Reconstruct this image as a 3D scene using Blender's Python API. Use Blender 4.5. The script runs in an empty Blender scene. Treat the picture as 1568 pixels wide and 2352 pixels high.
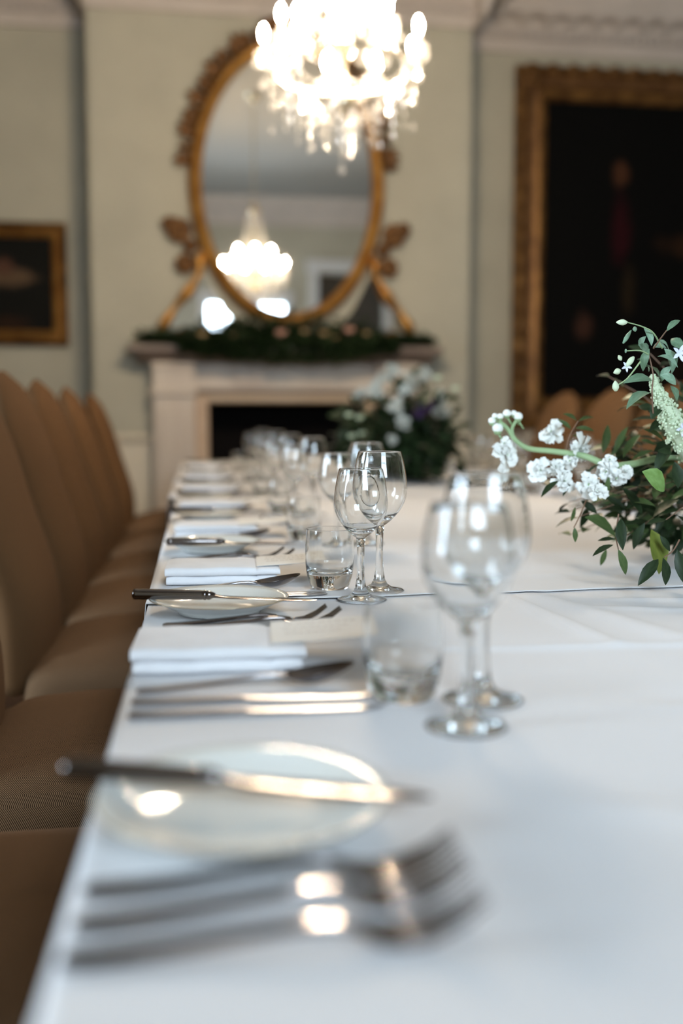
import bpy, math, random
from mathutils import Vector, Matrix
random.seed(11)
PI = math.pi
R = math.radians
scene = bpy.context.scene

# ------------------------------------------------------------------ camera
cam_data = bpy.data.cameras.new('camera')
cam = bpy.data.objects.new('camera', cam_data)
scene.collection.objects.link(cam)
cam.location = (0, 0, 0.996)
cam.rotation_euler = (R(90 - 5.272), 0, R(-8.15))
cam_data.sensor_fit = 'VERTICAL'
cam_data.sensor_height = 36
cam_data.sensor_width = 24
cam_data.lens = 35
cam_data.clip_start = 0.02
cam_data.dof.use_dof = True
cam_data.dof.focus_distance = 1.37
cam_data.dof.aperture_fstop = 1.65
scene.camera = cam

# ------------------------------------------------------------------ exposure, world, daylight
scene.view_settings.view_transform = 'Standard'
scene.view_settings.look = 'None'
scene.view_settings.exposure = 0.42
scene.view_settings.gamma = 1.0
scene.view_settings.use_curve_mapping = False
SKY = 19.0
BULB = 760.0                                            # emission of the candle bulbs
w = bpy.data.worlds.new('overcast_sky')
scene.world = w
w.use_nodes = True
bg = w.node_tree.nodes['Background']
bg.inputs[0].default_value = (0.70, 0.86, 1.0, 1)
bg.inputs[1].default_value = SKY
WIN = [(0.12, 1.34)]                    # x spans of the windows in the wall behind the camera
WINL = [(-0.10, 1.05), (1.70, 2.85)]                    # y spans of the windows in the left wall
WZ0, WZ1 = 0.55, 2.62
WZN = 1.40                                              # sill of the near window
YN, XL = -1.15, -3.35                                   # wall behind the camera, left wall
for loc, size, sy, rz in [(((a + b) / 2, YN - .16, (WZN + WZ1) / 2), b - a, WZ1 - WZN, 0) for a, b in WIN] + [((XL - .16, (a + b) / 2, (WZ0 + WZ1) / 2), b - a, WZ1 - WZ0, -90) for a, b in WINL]:
    ld = bpy.data.lights.new('window_portal', 'AREA')   # sky portal in the window opening (sampling aid only)
    ld.shape = 'RECTANGLE'; ld.size = size; ld.size_y = sy
    ld.cycles.is_portal = True
    lo = bpy.data.objects.new('window_portal', ld)
    lo.location = loc; lo.rotation_euler = (R(90), 0, R(rz))
    scene.collection.objects.link(lo)
scene.cycles.max_bounces = 14
scene.cycles.transmission_bounces = 14
scene.cycles.transparent_max_bounces = 24
scene.cycles.glossy_bounces = 6
scene.cycles.diffuse_bounces = 4
scene.cycles.sample_clamp_indirect = 12

# ------------------------------------------------------------------ helpers
C = scene.collection
_mats = {}

def mat(name, color=(.8, .8, .8), rough=.5, metal=0.0, spec=.5, **kw):
    if name in _mats: return _mats[name]
    m = bpy.data.materials.new(name); m.use_nodes = True
    b = m.node_tree.nodes['Principled BSDF']
    b.inputs['Base Color'].default_value = (*color, 1)
    b.inputs['Roughness'].default_value = rough
    b.inputs['Metallic'].default_value = metal
    b.inputs['Specular IOR Level'].default_value = spec
    for k, v in kw.items(): b.inputs[k.replace('_', ' ')].default_value = v
    _mats[name] = m
    return m

def N(m, t, **kw):
    n = m.node_tree.nodes.new(t)
    for k, v in kw.items(): setattr(n, k, v)
    return n

def math_node(m, op, a, b=None, c=None):
    n = N(m, 'ShaderNodeMath', operation=op)
    for i, v in enumerate((a, b, c)):
        if v is None: continue
        if isinstance(v, (int, float)): n.inputs[i].default_value = v
        else: m.node_tree.links.new(v, n.inputs[i])
    return n.outputs[0]

def noise_mat(name, c1, c2, scale=5, rough=.6, bump=0.0, bscale=None, metal=0.0, detail=4, spec=.5, stretch=(1, 1, 1), sheen=0, p0=.35, p1=.65):
    m = mat(name, c1, rough, metal, spec)
    t = m.node_tree; b = t.nodes['Principled BSDF']
    tc = N(m, 'ShaderNodeTexCoord'); mp = N(m, 'ShaderNodeMapping')
    mp.inputs['Scale'].default_value = stretch
    t.links.new(tc.outputs['Object'], mp.inputs[0])
    n = N(m, 'ShaderNodeTexNoise'); n.inputs['Scale'].default_value = scale; n.inputs['Detail'].default_value = detail
    t.links.new(mp.outputs[0], n.inputs['Vector'])
    r = N(m, 'ShaderNodeValToRGB')
    r.color_ramp.elements[0].position = p0; r.color_ramp.elements[1].position = p1
    r.color_ramp.elements[0].color = (*c1, 1); r.color_ramp.elements[1].color = (*c2, 1)
    t.links.new(n.outputs['Fac'], r.inputs[0]); t.links.new(r.outputs[0], b.inputs['Base Color'])
    if bump:
        n2 = N(m, 'ShaderNodeTexNoise'); n2.inputs['Scale'].default_value = bscale or scale * 6; n2.inputs['Detail'].default_value = 3
        t.links.new(mp.outputs[0], n2.inputs['Vector'])
        bp = N(m, 'ShaderNodeBump'); bp.inputs['Strength'].default_value = bump; bp.inputs['Distance'].default_value = .01
        t.links.new(n2.outputs['Fac'], bp.inputs['Height']); t.links.new(bp.outputs[0], b.inputs['Normal'])
    if sheen:
        b.inputs['Sheen Weight'].default_value = sheen
    return m

class MB:
    def __init__(s): s.v = []; s.f = []
    def add(s, v, f):
        o = len(s.v); s.v += [tuple(p) for p in v]; s.f += [tuple(i + o for i in q) for q in f]; return s
    def box(s, x0, x1, y0, y1, z0, z1):
        v = [(x0, y0, z0), (x1, y0, z0), (x1, y1, z0), (x0, y1, z0), (x0, y0, z1), (x1, y0, z1), (x1, y1, z1), (x0, y1, z1)]
        return s.add(v, [(3, 2, 1, 0), (4, 5, 6, 7), (0, 1, 5, 4), (1, 2, 6, 5), (2, 3, 7, 6), (3, 0, 4, 7)])
    def lathe(s, prof, seg=32, c=(0, 0, 0), axis='z'):
        v = []; f = []; rings = []
        for r, z in prof:
            if r < 1e-6:
                rings.append([len(v)]); v.append((0, 0, z))
            else:
                rings.append(list(range(len(v), len(v) + seg)))
                v += [(r * math.cos(2 * PI * k / seg), r * math.sin(2 * PI * k / seg), z) for k in range(seg)]
        for a, b in zip(rings, rings[1:]):
            for k in range(seg):
                k2 = (k + 1) % seg
                if len(a) == 1 and len(b) == 1: continue
                if len(a) == 1: f.append((a[0], b[k2], b[k]))
                elif len(b) == 1: f.append((a[k], a[k2], b[0]))
                else: f.append((a[k], a[k2], b[k2], b[k]))
        if axis == 'x': v = [(z, x, y) for x, y, z in v]
        if axis == 'y': v = [(y, z, x) for x, y, z in v]
        return s.add([(x + c[0], y + c[1], z + c[2]) for x, y, z in v], f)
    def tube(s, pts, rad, seg=8, cap=True, flat=1.0):
        pts = [Vector(p) for p in pts]; n = len(pts)
        if not isinstance(rad, (list, tuple)): rad = [rad] * n
        v = []; up = Vector((0, 0, 1)); prev = None
        for i, p in enumerate(pts):
            d = (pts[min(i + 1, n - 1)] - pts[max(i - 1, 0)]).normalized()
            if prev is None:
                a = d.cross(up)
                if a.length < .05: a = d.cross(Vector((0, 1, 0)))
            else: a = prev - d * prev.dot(d)
            a.normalize(); prev = a; b = d.cross(a)
            v += [p + (a * math.cos(2 * PI * k / seg) + b * flat * math.sin(2 * PI * k / seg)) * rad[i] for k in range(seg)]
        f = [(i * seg + k, i * seg + (k + 1) % seg, (i + 1) * seg + (k + 1) % seg, (i + 1) * seg + k) for i in range(n - 1) for k in range(seg)]
        if cap: f += [tuple(range(seg - 1, -1, -1)), tuple((n - 1) * seg + k for k in range(seg))]
        return s.add(v, f)
    def ball(s, c, r, seg=8, rings=5, sc=(1, 1, 1)):
        prof = [(r * math.sin(PI * i / rings), -r * math.cos(PI * i / rings)) for i in range(rings + 1)]
        prof[0] = (0, -r); prof[-1] = (0, r)
        m = MB().lathe(prof, seg)
        return s.add([(x * sc[0] + c[0], y * sc[1] + c[1], z * sc[2] + c[2]) for x, y, z in m.v], m.f)
    def extrude(s, prof, a, b, axis='x', closed=True):
        # prof: list of (u, z); swept along the axis from a to b; u runs along the other horizontal axis
        n = len(prof)
        f3 = (lambda t, u, z: (t, u, z)) if axis == 'x' else (lambda t, u, z: (u, t, z))
        v = [f3(a, u, z) for u, z in prof] + [f3(b, u, z) for u, z in prof]
        f = [(i, (i + 1) % n, n + (i + 1) % n, n + i) for i in range(n if closed else n - 1)]
        if closed: f += [tuple(range(n - 1, -1, -1)), tuple(range(n, 2 * n))]
        return s.add(v, f)
    def xf(s, M):
        s.v = [tuple(M @ Vector(p)) for p in s.v]; return s
    def mesh(s, name, m, smooth=None, fix=True, weld=False):
        me = bpy.data.meshes.new(name)
        me.from_pydata([tuple(p) for p in s.v], [], s.f); me.update()
        if fix:
            import bmesh
            bm = bmesh.new(); bm.from_mesh(me)
            if weld: bmesh.ops.remove_doubles(bm, verts=bm.verts, dist=.0002)
            bmesh.ops.recalc_face_normals(bm, faces=bm.faces); bm.to_mesh(me); bm.free()
        if m: me.materials.append(m)
        if smooth is not None and len(me.polygons):
            me.polygons.foreach_set('use_smooth', [True] * len(me.polygons))
            if smooth < 179: me.set_sharp_from_angle(angle=R(smooth))
        return me
    def build(s, name, m, parent=None, smooth=None, loc=None, bevel=0, sub=0, kind=None, label=None, fix=True):
        o = bpy.data.objects.new(name, s.mesh(name, m, smooth, fix)); C.objects.link(o)
        if parent: o.parent = parent
        if loc: o.location = loc
        if bevel:
            bv = o.modifiers.new('bevel', 'BEVEL'); bv.width = bevel; bv.segments = 2; bv.limit_method = 'ANGLE'; bv.angle_limit = R(40)
        if sub:
            sb = o.modifiers.new('sub', 'SUBSURF'); sb.levels = sub; sb.render_levels = sub
        if kind: o['kind'] = kind
        if label: o['label'] = label
        return o

def tag(o, label, cat, group=None):
    o['label'] = label; o['category'] = cat
    if group: o['group'] = group
    return o

def empty(name, loc=(0, 0, 0), rz=0, label=None, cat=None, group=None, kind=None):
    o = bpy.data.objects.new(name, None); C.objects.link(o)
    o.empty_display_size = .05; o.location = loc; o.rotation_euler = (0, 0, rz)
    if label: tag(o, label, cat, group)
    if kind: o['kind'] = kind
    return o

def inst(name, me, parent=None, loc=(0, 0, 0), rot=(0, 0, 0), sc=(1, 1, 1), M=None, label=None, kind=None):
    o = bpy.data.objects.new(name, me); C.objects.link(o)
    if parent: o.parent = parent
    if M is not None: o.matrix_local = M
    else: o.location = loc; o.rotation_euler = rot; o.scale = sc
    if label: o['label'] = label
    if kind: o['kind'] = kind
    return o

def copy_tree(o, parent=None):
    c = o.copy(); C.objects.link(c)
    if parent is not None: c.parent = parent
    for ch in list(o.children): copy_tree(ch, c)
    return c

def aim(base, tip, width, up=(0, 0, 1), L=None):
    # matrix taking a unit piece (0..1 along +Y, width 1 along X) to base -> tip
    b = Vector(base); t = Vector(tip); d = t - b; ln = d.length
    y = d.normalized(); z = Vector(up) - y * Vector(up).dot(y)
    if z.length < .05: z = Vector((0, -1, .3)) - y * Vector((0, -1, .3)).dot(y)
    z.normalize(); x = y.cross(z)
    k = ln if L is None else L
    return Matrix(((x.x * k * width, y.x * k, z.x * k, b.x), (x.y * k * width, y.y * k, z.y * k, b.y), (x.z * k * width, y.z * k, z.z * k, b.z), (0, 0, 0, 1)))

# ------------------------------------------------------------------ materials
m_wall = noise_mat('sage_wall_paint', (.42, .405, .335), (.455, .44, .365), 3, .75, .03, 60, spec=.25)
m_dado = mat('cream_dado_paint', (.66, .60, .49), .5, 0, .35)
m_plaster = noise_mat('white_plaster', (.52, .475, .44), (.57, .52, .485), 4, .7, .05, 50, spec=.2)
m_ceiling = mat('ceiling_paint', (.34, .33, .31), .9, 0, .1)
m_floor = noise_mat('brown_carpet', (.06, .032, .018), (.09, .05, .028), 30, .95, .2, 300, spec=.1)
m_stone = noise_mat('pale_marble', (.62, .55, .47), (.50, .42, .35), 3, .4, .02, 40, stretch=(1, 1, .4))
m_shelf = noise_mat('shaded_shelf_marble', (.15, .11, .09), (.21, .16, .13), 5, .45)  # marble darkened, shade under garland and mouldings put into the colour
m_black = mat('soot_black', (.006, .005, .005), .9, 0, .1)
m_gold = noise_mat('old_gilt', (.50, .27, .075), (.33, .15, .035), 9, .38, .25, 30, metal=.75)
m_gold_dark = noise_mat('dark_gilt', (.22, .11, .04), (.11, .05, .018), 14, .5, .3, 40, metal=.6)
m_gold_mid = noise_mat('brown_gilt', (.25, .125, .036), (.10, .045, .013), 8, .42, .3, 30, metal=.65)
m_mirror = mat('mirror_silver', (.86, .86, .84), .02, 1.0)
m_wood = noise_mat('dark_stained_wood', (.05, .025, .012), (.10, .05, .025), 6, .35, .05, 40, stretch=(1, 1, 8))
m_tabletop = noise_mat('table_wood', (.18, .09, .04), (.26, .14, .06), 6, .4, .05, 40, stretch=(1, 8, 1))
m_napkin = noise_mat('white_napkin_linen', (.80, .80, .82), (.84, .84, .86), 30, .9, .15, 900, spec=.1)
m_card = mat('cream_card', (.80, .79, .76), .7, 0, .3)
m_ink = mat('brown_ink', (.40, .31, .25), .6, 0, .2)
m_china = mat('glazed_white_china', (.78, .79, .75), .08, 0, .6)
m_gilt_line = mat('gilt_rim_line', (.62, .50, .33), .2, .6)
m_steel = mat('polished_cutlery_steel', (.185, .165, .160), .12, 1.0)  # steel darkened, the dim room's reflection put into the colour
m_steel_light = mat('lit_cutlery_steel', (.40, .40, .42), .30, 1.0)  # same cutlery steel lightened, bright reflections put into the colour
m_brass = mat('silvered_brass', (.75, .66, .5), .25, 1.0)
m_stem_green = mat('pale_green_stem', (.30, .42, .22), .5, 0, .3)
m_stem_brown = mat('brown_twig', (.20, .12, .08), .6, 0, .3)
m_paintwood = mat('white_gloss_paint', (.62, .64, .66), .35, 0, .4)
m_door = mat('dark_door_paint', (.055, .050, .045), .4, 0, .4)

def cloth_mat(name, c):
    m = noise_mat(name, c, tuple(v * .97 for v in c), 2, .85, .10, 700, spec=.15)
    return m
m_cloth = cloth_mat('white_table_linen', (.78, .775, .785))

def leaf_mat(name, c1, c2, rough=.45):
    m = noise_mat(name, c1, c2, 3, rough, 0, spec=.22)
    return m
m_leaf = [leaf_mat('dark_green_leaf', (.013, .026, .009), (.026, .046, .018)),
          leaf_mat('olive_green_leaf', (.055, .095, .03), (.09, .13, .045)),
          leaf_mat('yellow_green_leaf', (.10, .13, .02), (.17, .20, .035)),
          leaf_mat('bright_green_leaf', (.14, .25, .06), (.22, .36, .12)),
          leaf_mat('grey_green_leaf', (.10, .17, .10), (.16, .25, .16)),
          leaf_mat('pale_sage_leaf', (.17, .28, .19), (.27, .40, .29))]
m_petal = mat('white_petal', (.86, .87, .83), .6, 0, .2, Subsurface_Weight=0.0)
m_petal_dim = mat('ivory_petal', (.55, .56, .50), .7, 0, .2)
m_petal_green = mat('green_white_bud', (.60, .70, .50), .5, 0, .2)
m_petal_blue = mat('blue_white_petal', (.72, .76, .90), .6, 0, .2)
m_blush = mat('blush_rose_petal', (.62, .36, .28), .7, 0, .2)
m_peach = mat('peach_rose_petal', (.50, .36, .20), .7, 0, .2)
m_purple = mat('purple_petal', (.05, .025, .07), .7, 0, .2)
m_bowl = noise_mat('grey_stoneware', (.35, .32, .30), (.25, .23, .21), 8, .5)

def glass_mat(name, color=(1, 1, 1), rough=0.0, ior=1.5):
    m = bpy.data.materials.new(name); m.use_nodes = True; t = m.node_tree; t.nodes.clear()
    g = t.nodes.new('ShaderNodeBsdfGlass'); g.inputs['Color'].default_value = (*color, 1); g.inputs['Roughness'].default_value = rough; g.inputs['IOR'].default_value = ior
    o = t.nodes.new('ShaderNodeOutputMaterial'); t.links.new(g.outputs[0], o.inputs[0]); return m

def thin_glass_mat(name, tint=(.98, .99, 1), ior=1.5):
    m = bpy.data.materials.new(name); m.use_nodes = True; t = m.node_tree; t.nodes.clear()
    tr = t.nodes.new('ShaderNodeBsdfTransparent'); tr.inputs[0].default_value = (*tint, 1)
    gl = t.nodes.new('ShaderNodeBsdfGlossy'); gl.inputs['Roughness'].default_value = 0.0
    fr = t.nodes.new('ShaderNodeFresnel'); fr.inputs[0].default_value = ior
    mx = t.nodes.new('ShaderNodeMixShader'); o = t.nodes.new('ShaderNodeOutputMaterial')
    t.links.new(fr.outputs[0], mx.inputs[0]); t.links.new(tr.outputs[0], mx.inputs[1]); t.links.new(gl.outputs[0], mx.inputs[2]); t.links.new(mx.outputs[0], o.inputs[0])
    return m
m_glass = glass_mat('clear_glass', (.985, .99, .99))
m_pane = thin_glass_mat('window_pane_glass')

def crystal_mat(name, fac):
    m = bpy.data.materials.new(name); m.use_nodes = True; t = m.node_tree; t.nodes.clear()
    tr = t.nodes.new('ShaderNodeBsdfTransparent'); tr.inputs[0].default_value = (.95, .95, .95, 1)
    df = t.nodes.new('ShaderNodeBsdfTranslucent'); df.inputs[0].default_value = (.95, .93, .90, 1)
    d2 = t.nodes.new('ShaderNodeBsdfDiffuse'); d2.inputs[0].default_value = (.85, .83, .80, 1)
    gl = t.nodes.new('ShaderNodeBsdfGlossy'); gl.inputs['Roughness'].default_value = .12
    m1 = t.nodes.new('ShaderNodeMixShader'); m1.inputs[0].default_value = .4
    t.links.new(df.outputs[0], m1.inputs[1]); t.links.new(d2.outputs[0], m1.inputs[2])
    m2 = t.nodes.new('ShaderNodeMixShader'); m2.inputs[0].default_value = .66
    t.links.new(m1.outputs[0], m2.inputs[1]); t.links.new(gl.outputs[0], m2.inputs[2])
    m3 = t.nodes.new('ShaderNodeMixShader'); m3.inputs[0].default_value = fac
    t.links.new(tr.outputs[0], m3.inputs[1]); t.links.new(m2.outputs[0], m3.inputs[2])
    o = t.nodes.new('ShaderNodeOutputMaterial'); t.links.new(m3.outputs[0], o.inputs[0]); return m
m_crystal = crystal_mat('cut_crystal', .17)
m_drop = crystal_mat('cut_crystal_drop', .42)

def emit_mat(name, color, s):
    m = bpy.data.materials.new(name); m.use_nodes = True; t = m.node_tree; t.nodes.clear()
    e = t.nodes.new('ShaderNodeEmission'); e.inputs[0].default_value = (*color, 1); e.inputs[1].default_value = s
    o = t.nodes.new('ShaderNodeOutputMaterial'); t.links.new(e.outputs[0], o.inputs[0]); return m
m_bulb = emit_mat('lit_bulb', (1.0, .80, .57), BULB)

def herringbone(name, ca, cb, kx=1.0, kz=.4):
    m = mat(name, (.3, .22, .15), .9, 0, .15)
    t = m.node_tree; b = t.nodes['Principled BSDF']
    tc = N(m, 'ShaderNodeTexCoord'); sp = N(m, 'ShaderNodeSeparateXYZ'); t.links.new(tc.outputs['Object'], sp.inputs[0])
    x, y, z = sp.outputs
    v = math_node(m, 'ADD', y, 0.0)
    tri = math_node(m, 'ABSOLUTE', math_node(m, 'SUBTRACT', math_node(m, 'FRACT', math_node(m, 'DIVIDE', v, .025)), .5))
    u = math_node(m, 'ADD', math_node(m, 'ADD', math_node(m, 'MULTIPLY', x, kx), math_node(m, 'MULTIPLY', z, kz)), math_node(m, 'MULTIPLY', tri, .020))
    s = math_node(m, 'SINE', math_node(m, 'MULTIPLY', u, 2 * PI / .0027))
    fac = math_node(m, 'MULTIPLY_ADD', s, .5, .5)
    nz = N(m, 'ShaderNodeTexNoise'); nz.inputs['Scale'].default_value = 400; t.links.new(tc.outputs['Object'], nz.inputs['Vector'])
    f2 = math_node(m, 'ADD', fac, math_node(m, 'MULTIPLY', math_node(m, 'SUBTRACT', nz.outputs['Fac'], .5), .5))
    r = N(m, 'ShaderNodeValToRGB')
    r.color_ramp.elements[0].position = .25; r.color_ramp.elements[1].position = .75
    r.color_ramp.elements[0].color = (*ca, 1); r.color_ramp.elements[1].color = (*cb, 1)
    t.links.new(f2, r.inputs[0]); t.links.new(r.outputs[0], b.inputs['Base Color'])
    b.inputs['Specular IOR Level'].default_value = .08
    return m
m_wool = herringbone('herringbone_wool', (.022, .011, .005), (.23, .135, .072))
m_wool_back = herringbone('herringbone_wool_back', (.050, .025, .010), (.165, .086, .038), 0.0, 1.0)

def painting_mat(name, base, blobs):
    # flat oil painting: soft ellipses (x, z, rx, rz, colour) over a near black ground
    m = mat(name, base, .7, 0, .08); t = m.node_tree; b = t.nodes['Principled BSDF']
    tc = N(m, 'ShaderNodeTexCoord')
    nz = N(m, 'ShaderNodeTexNoise'); nz.inputs['Scale'].default_value = 9; nz.inputs['Detail'].default_value = 5
    t.links.new(tc.outputs['Object'], nz.inputs['Vector'])
    col = None
    for (x, z, rx, rz, c) in blobs:
        mp = N(m, 'ShaderNodeMapping'); mp.inputs['Location'].default_value = (-x / rx, 0, -z / rz); mp.inputs['Scale'].default_value = (1 / rx, 0, 1 / rz)
        t.links.new(tc.outputs['Object'], mp.inputs[0])
        ln = N(m, 'ShaderNodeVectorMath', operation='LENGTH'); t.links.new(mp.outputs[0], ln.inputs[0])
        d = math_node(m, 'ADD', ln.outputs['Value'], math_node(m, 'MULTIPLY', math_node(m, 'SUBTRACT', nz.outputs['Fac'], .5), 1.2))
        f = N(m, 'ShaderNodeMapRange'); f.inputs['From Min'].default_value = 1.1; f.inputs['From Max'].default_value = .5
        f.inputs['To Min'].default_value = 0; f.inputs['To Max'].default_value = 1
        t.links.new(d, f.inputs['Value'])
        mx = N(m, 'ShaderNodeMixRGB'); t.links.new(f.outputs[0], mx.inputs[0])
        if col is None: mx.inputs[1].default_value = (*base, 1)
        else: t.links.new(col, mx.inputs[1])
        mx.inputs[2].default_value = (*c, 1); col = mx.outputs[0]
    t.links.new(col, b.inputs['Base Color'])
    return m

# ------------------------------------------------------------------ the room
XR, YB, YR, HC = 4.62, 7.0, 7.39, 4.06        # left, right, chimney breast face, recess wall, ceiling
BL, BR = -0.70, 1.92                                     # chimney breast edges
FB = (0.07, 1.15, 1.115)                                 # firebox opening x0, x1, top

def struct(name, mb, m, parent=None, smooth=None, bevel=0):
    return mb.build(name, m, parent, smooth, kind=None if parent else 'structure', bevel=bevel)

struct('floor', MB().box(XL - .2, XR + .2, YN - .2, YR + .4, -.1, 0), m_floor)
struct('ceiling', MB().box(XL - .2, XR + .2, YN - .2, YR + .4, HC, HC + .1), m_ceiling)
wl = MB(); yy = YN - .22
for a, c in WINL:
    wl.box(XL - .22, XL, yy, a, 0, HC).box(XL - .22, XL, a, c, 0, WZ0).box(XL - .22, XL, a, c, WZ1, HC); yy = c
wl.box(XL - .22, XL, yy, YR + .15, 0, HC)
struct('wall_left', wl, m_wall)
struct('wall_right', MB().box(XR, XR + .15, YN - .15, YR + .15, 0, HC), m_wall)
struct('wall_far', MB().box(XL, BL + .2, YR, YR + .15, 0, HC).box(BR - .2, XR, YR, YR + .15, 0, HC).box(BL + .2, BR - .2, YR + .05, YR + .15, 0, HC), m_wall)
cb = MB().box(BL, FB[0], YB, YR, 0, HC).box(FB[1], BR, YB, YR, 0, HC).box(FB[0], FB[1], YB, YR, FB[2], HC)
struct('wall_chimney_breast', cb, m_wall)

DOOR = (1.80, 2.80, 3.02)
def wall_near():
    mb = MB(); y0, y1 = YN - .22, YN
    cuts = sorted([(a, b, WZN, WZ1) for a, b in WIN] + [(DOOR[0], DOOR[1], 0, DOOR[2])])
    x = XL
    for a, b, z0, z1 in cuts:
        mb.box(x, a, y0, y1, 0, HC)
        if z0 > 0: mb.box(a, b, y0, y1, 0, z0)
        mb.box(a, b, y0, y1, z1, HC); x = b
    mb.box(x, XR, y0, y1, 0, HC)
    return mb
struct('wall_near', wall_near(), m_wall)

def window(i, a, b, left=False):
    z0_ = WZ0 if left else WZN
    e = empty('window_%d' % i, (XL, (a + b) / 2, z0_) if left else ((a + b) / 2, YN, z0_), -PI / 2 if left else 0, kind='structure')
    hw = (b - a) / 2; H = WZ1 - z0_
    fr = MB().box(-hw - .09, -hw, -.0, .03, -.02, H + .1).box(hw, hw + .09, 0, .03, -.02, H + .1).box(-hw - .09, hw + .09, 0, .035, H, H + .12)
    fr.box(-hw, -hw + .04, -.16, -.10, 0, H).box(hw - .04, hw, -.16, -.10, 0, H).box(-hw, hw, -.16, -.10, 0, .05).box(-hw, hw, -.16, -.10, H - .05, H)
    fr.build('window_frame', m_paintwood, e)
    MB().box(-hw - .12, hw + .12, 0, .10, -.05, 0).build('window_sill', m_paintwood, e, bevel=.006)
    nx, nz = 3, (3 if left else 2)
    cw = (2 * hw - .08) / nx; ch = (H - .10) / nz
    for k in range(1, nx): MB().box(-hw + .04 + k * cw - .011, -hw + .04 + k * cw + .011, -.15, -.11, .05, H - .05).build('glazing_bar', m_paintwood, e)
    for k in range(1, nz): MB().box(-hw + .04, hw - .04, -.148, -.112, .05 + k * ch - .011, .05 + k * ch + .011).build('glazing_bar', m_paintwood, e)
    pm = MB().box(-cw / 2 + .008, cw / 2 - .008, -.002, .002, -ch / 2 + .008, ch / 2 - .008)
    pm = MB().add([(-cw / 2, 0, -ch / 2), (cw / 2, 0, -ch / 2), (cw / 2, 0, ch / 2), (-cw / 2, 0, ch / 2)], [(0, 1, 2, 3)]).mesh('pane', m_pane, fix=False)
    for p in range(nx):
        for q in range(nz):
            inst('pane', pm, e, (-hw + .04 + (p + .5) * cw, -.13, .05 + (q + .5) * ch))
for i, (a, b) in enumerate(WIN): window(i + 1, a, b)
for i, (a, b) in enumerate(WINL): window(i + 2, a, b, True)

# door behind the camera, seen dark in the mirror
d = empty('door_1', ((DOOR[0] + DOOR[1]) / 2, YN, 0), kind='structure')
hw = (DOOR[1] - DOOR[0]) / 2
MB().box(-hw, hw, -.16, -.11, 0, DOOR[2]).build('door_leaf', m_door, d)
for s in (-1, 1):
    for z0, z1 in ((.25, .95), (1.1, 1.9), (2.05, 2.85)):
        MB().box(s * hw / 2 - .17, s * hw / 2 + .17, -.112, -.095, z0, z1).build('door_panel', m_door, d, bevel=.008)
MB().box(-hw - .13, -hw, 0, .04, 0, DOOR[2] + .02).box(hw, hw + .13, 0, .04, 0, DOOR[2] + .02).box(-hw - .17, hw + .17, 0, .07, DOOR[2] + .02, DOOR[2] + .2).build('architrave', m_paintwood, d)
MB().ball((.06, -.07, 1.0), .028, 12, 8).lathe([(.008, 0), (.008, .04)], 8, (.06, -.11, 1.0), 'y').build('door_knob', m_brass, d, 60)

# cornice: profile (distance from wall, z), repeated along every wall, with dentils and leaf brackets
CZ = 3.70
CP = [(0, CZ), (.035, CZ), (.035, CZ + .05), (.055, CZ + .07), (.055, CZ + .125), (.10, CZ + .15), (.12, CZ + .19), (.25, CZ + .205), (.25, CZ + .25), (.29, CZ + .29), (.32, HC), (0, HC)]
def cornice(n, x0, x1, y, s=-1, dent=True):
    o = empty('trim_%d' % n, (0, 0, 0), kind='structure')
    MB().extrude([(y + s * u, z) for u, z in CP], x0, x1).build('cornice_moulding', m_plaster, o)
    if dent:
        dm = MB().box(-.017, .017, -.045, 0, 0, .045).mesh('dentil', m_plaster)
        x = x0 + .02 if dent == 1 else x0 + .02
        nn = int((x1 - x0) / .058)
        for k in range(nn): inst('dentil', dm, o, (x0 + .03 + k * .058, y - .055, CZ + .075))
        bm_ = MB().extrude([(0, 0), (0, -.045), (-.07, -.035), (-.12, -.012), (-.125, 0)], -.035, .035)
        bm = bm_.mesh('bracket', m_plaster)
        for k in range(int((x1 - x0) / .182)): inst('bracket', bm, o, (x0 + .08 + k * .182, y - .115, CZ + .205))
    return o
cornice(1, BL - .02, BR + .02, YB)
cornice(2, XL, BL, YR)
cornice(3, BR, XR, YR)
cornice(4, XL, XR, YN, 1, False)
for n, (x, s) in ((5, (XL, 1)), (6, (XR, -1))):
    o = empty('trim_%d' % n, (0, 0, 0), kind='structure')
    MB().extrude([(x + s * u, z) for u, z in CP], YN, YR, 'y').build('cornice_moulding', m_plaster, o)
for n, (x, s) in ((7, (BL, -1)), (8, (BR, 1))):
    o = empty('trim_%d' % n, (0, 0, 0), kind='structure')
    MB().extrude([(x + s * u, z) for u, z in CP], YB - .3, YR, 'y').build('cornice_moulding', m_plaster, o)

# dado panelling with chair rail, and baseboards
def dado(n, x0, x1, y):
    o = empty('trim_%d' % n, (0, 0, 0), kind='structure')
    MB().box(x0, x1, y - .012, y, .15, .84).build('dado_panel', m_dado, o)
    MB().extrude([(y, .84), (y - .02, .84), (y - .045, .865), (y - .045, .885), (y - .015, .90), (y, .90)], x0, x1).build('chair_rail', m_dado, o)
    o2 = MB().extrude([(y, 0), (y - .035, 0), (y - .035, .12), (y - .015, .15), (y, .15)], x0, x1).build('baseboard_%d' % n, m_dado)
    o2['kind'] = 'structure'
dado(9, BL, -.30, YB); dado(10, 1.53, BR, YB); dado(11, XL, BL, YR); dado(12, BR, XR, YR)
for n, (x, s) in ((14, (XL, 1)), (15, (XR, -1))):
    MB().box(min(x, x + s * .012), max(x, x + s * .012), YN, YR - .06, .15, .84).build('trim_%d' % n, m_dado, kind='structure')
    MB().box(min(x, x + s * .03), max(x, x + s * .03), YN, YR - .06, 0, .15).build('baseboard_%s' % ('left' if s > 0 else 'right'), m_dado, kind='structure')

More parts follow.
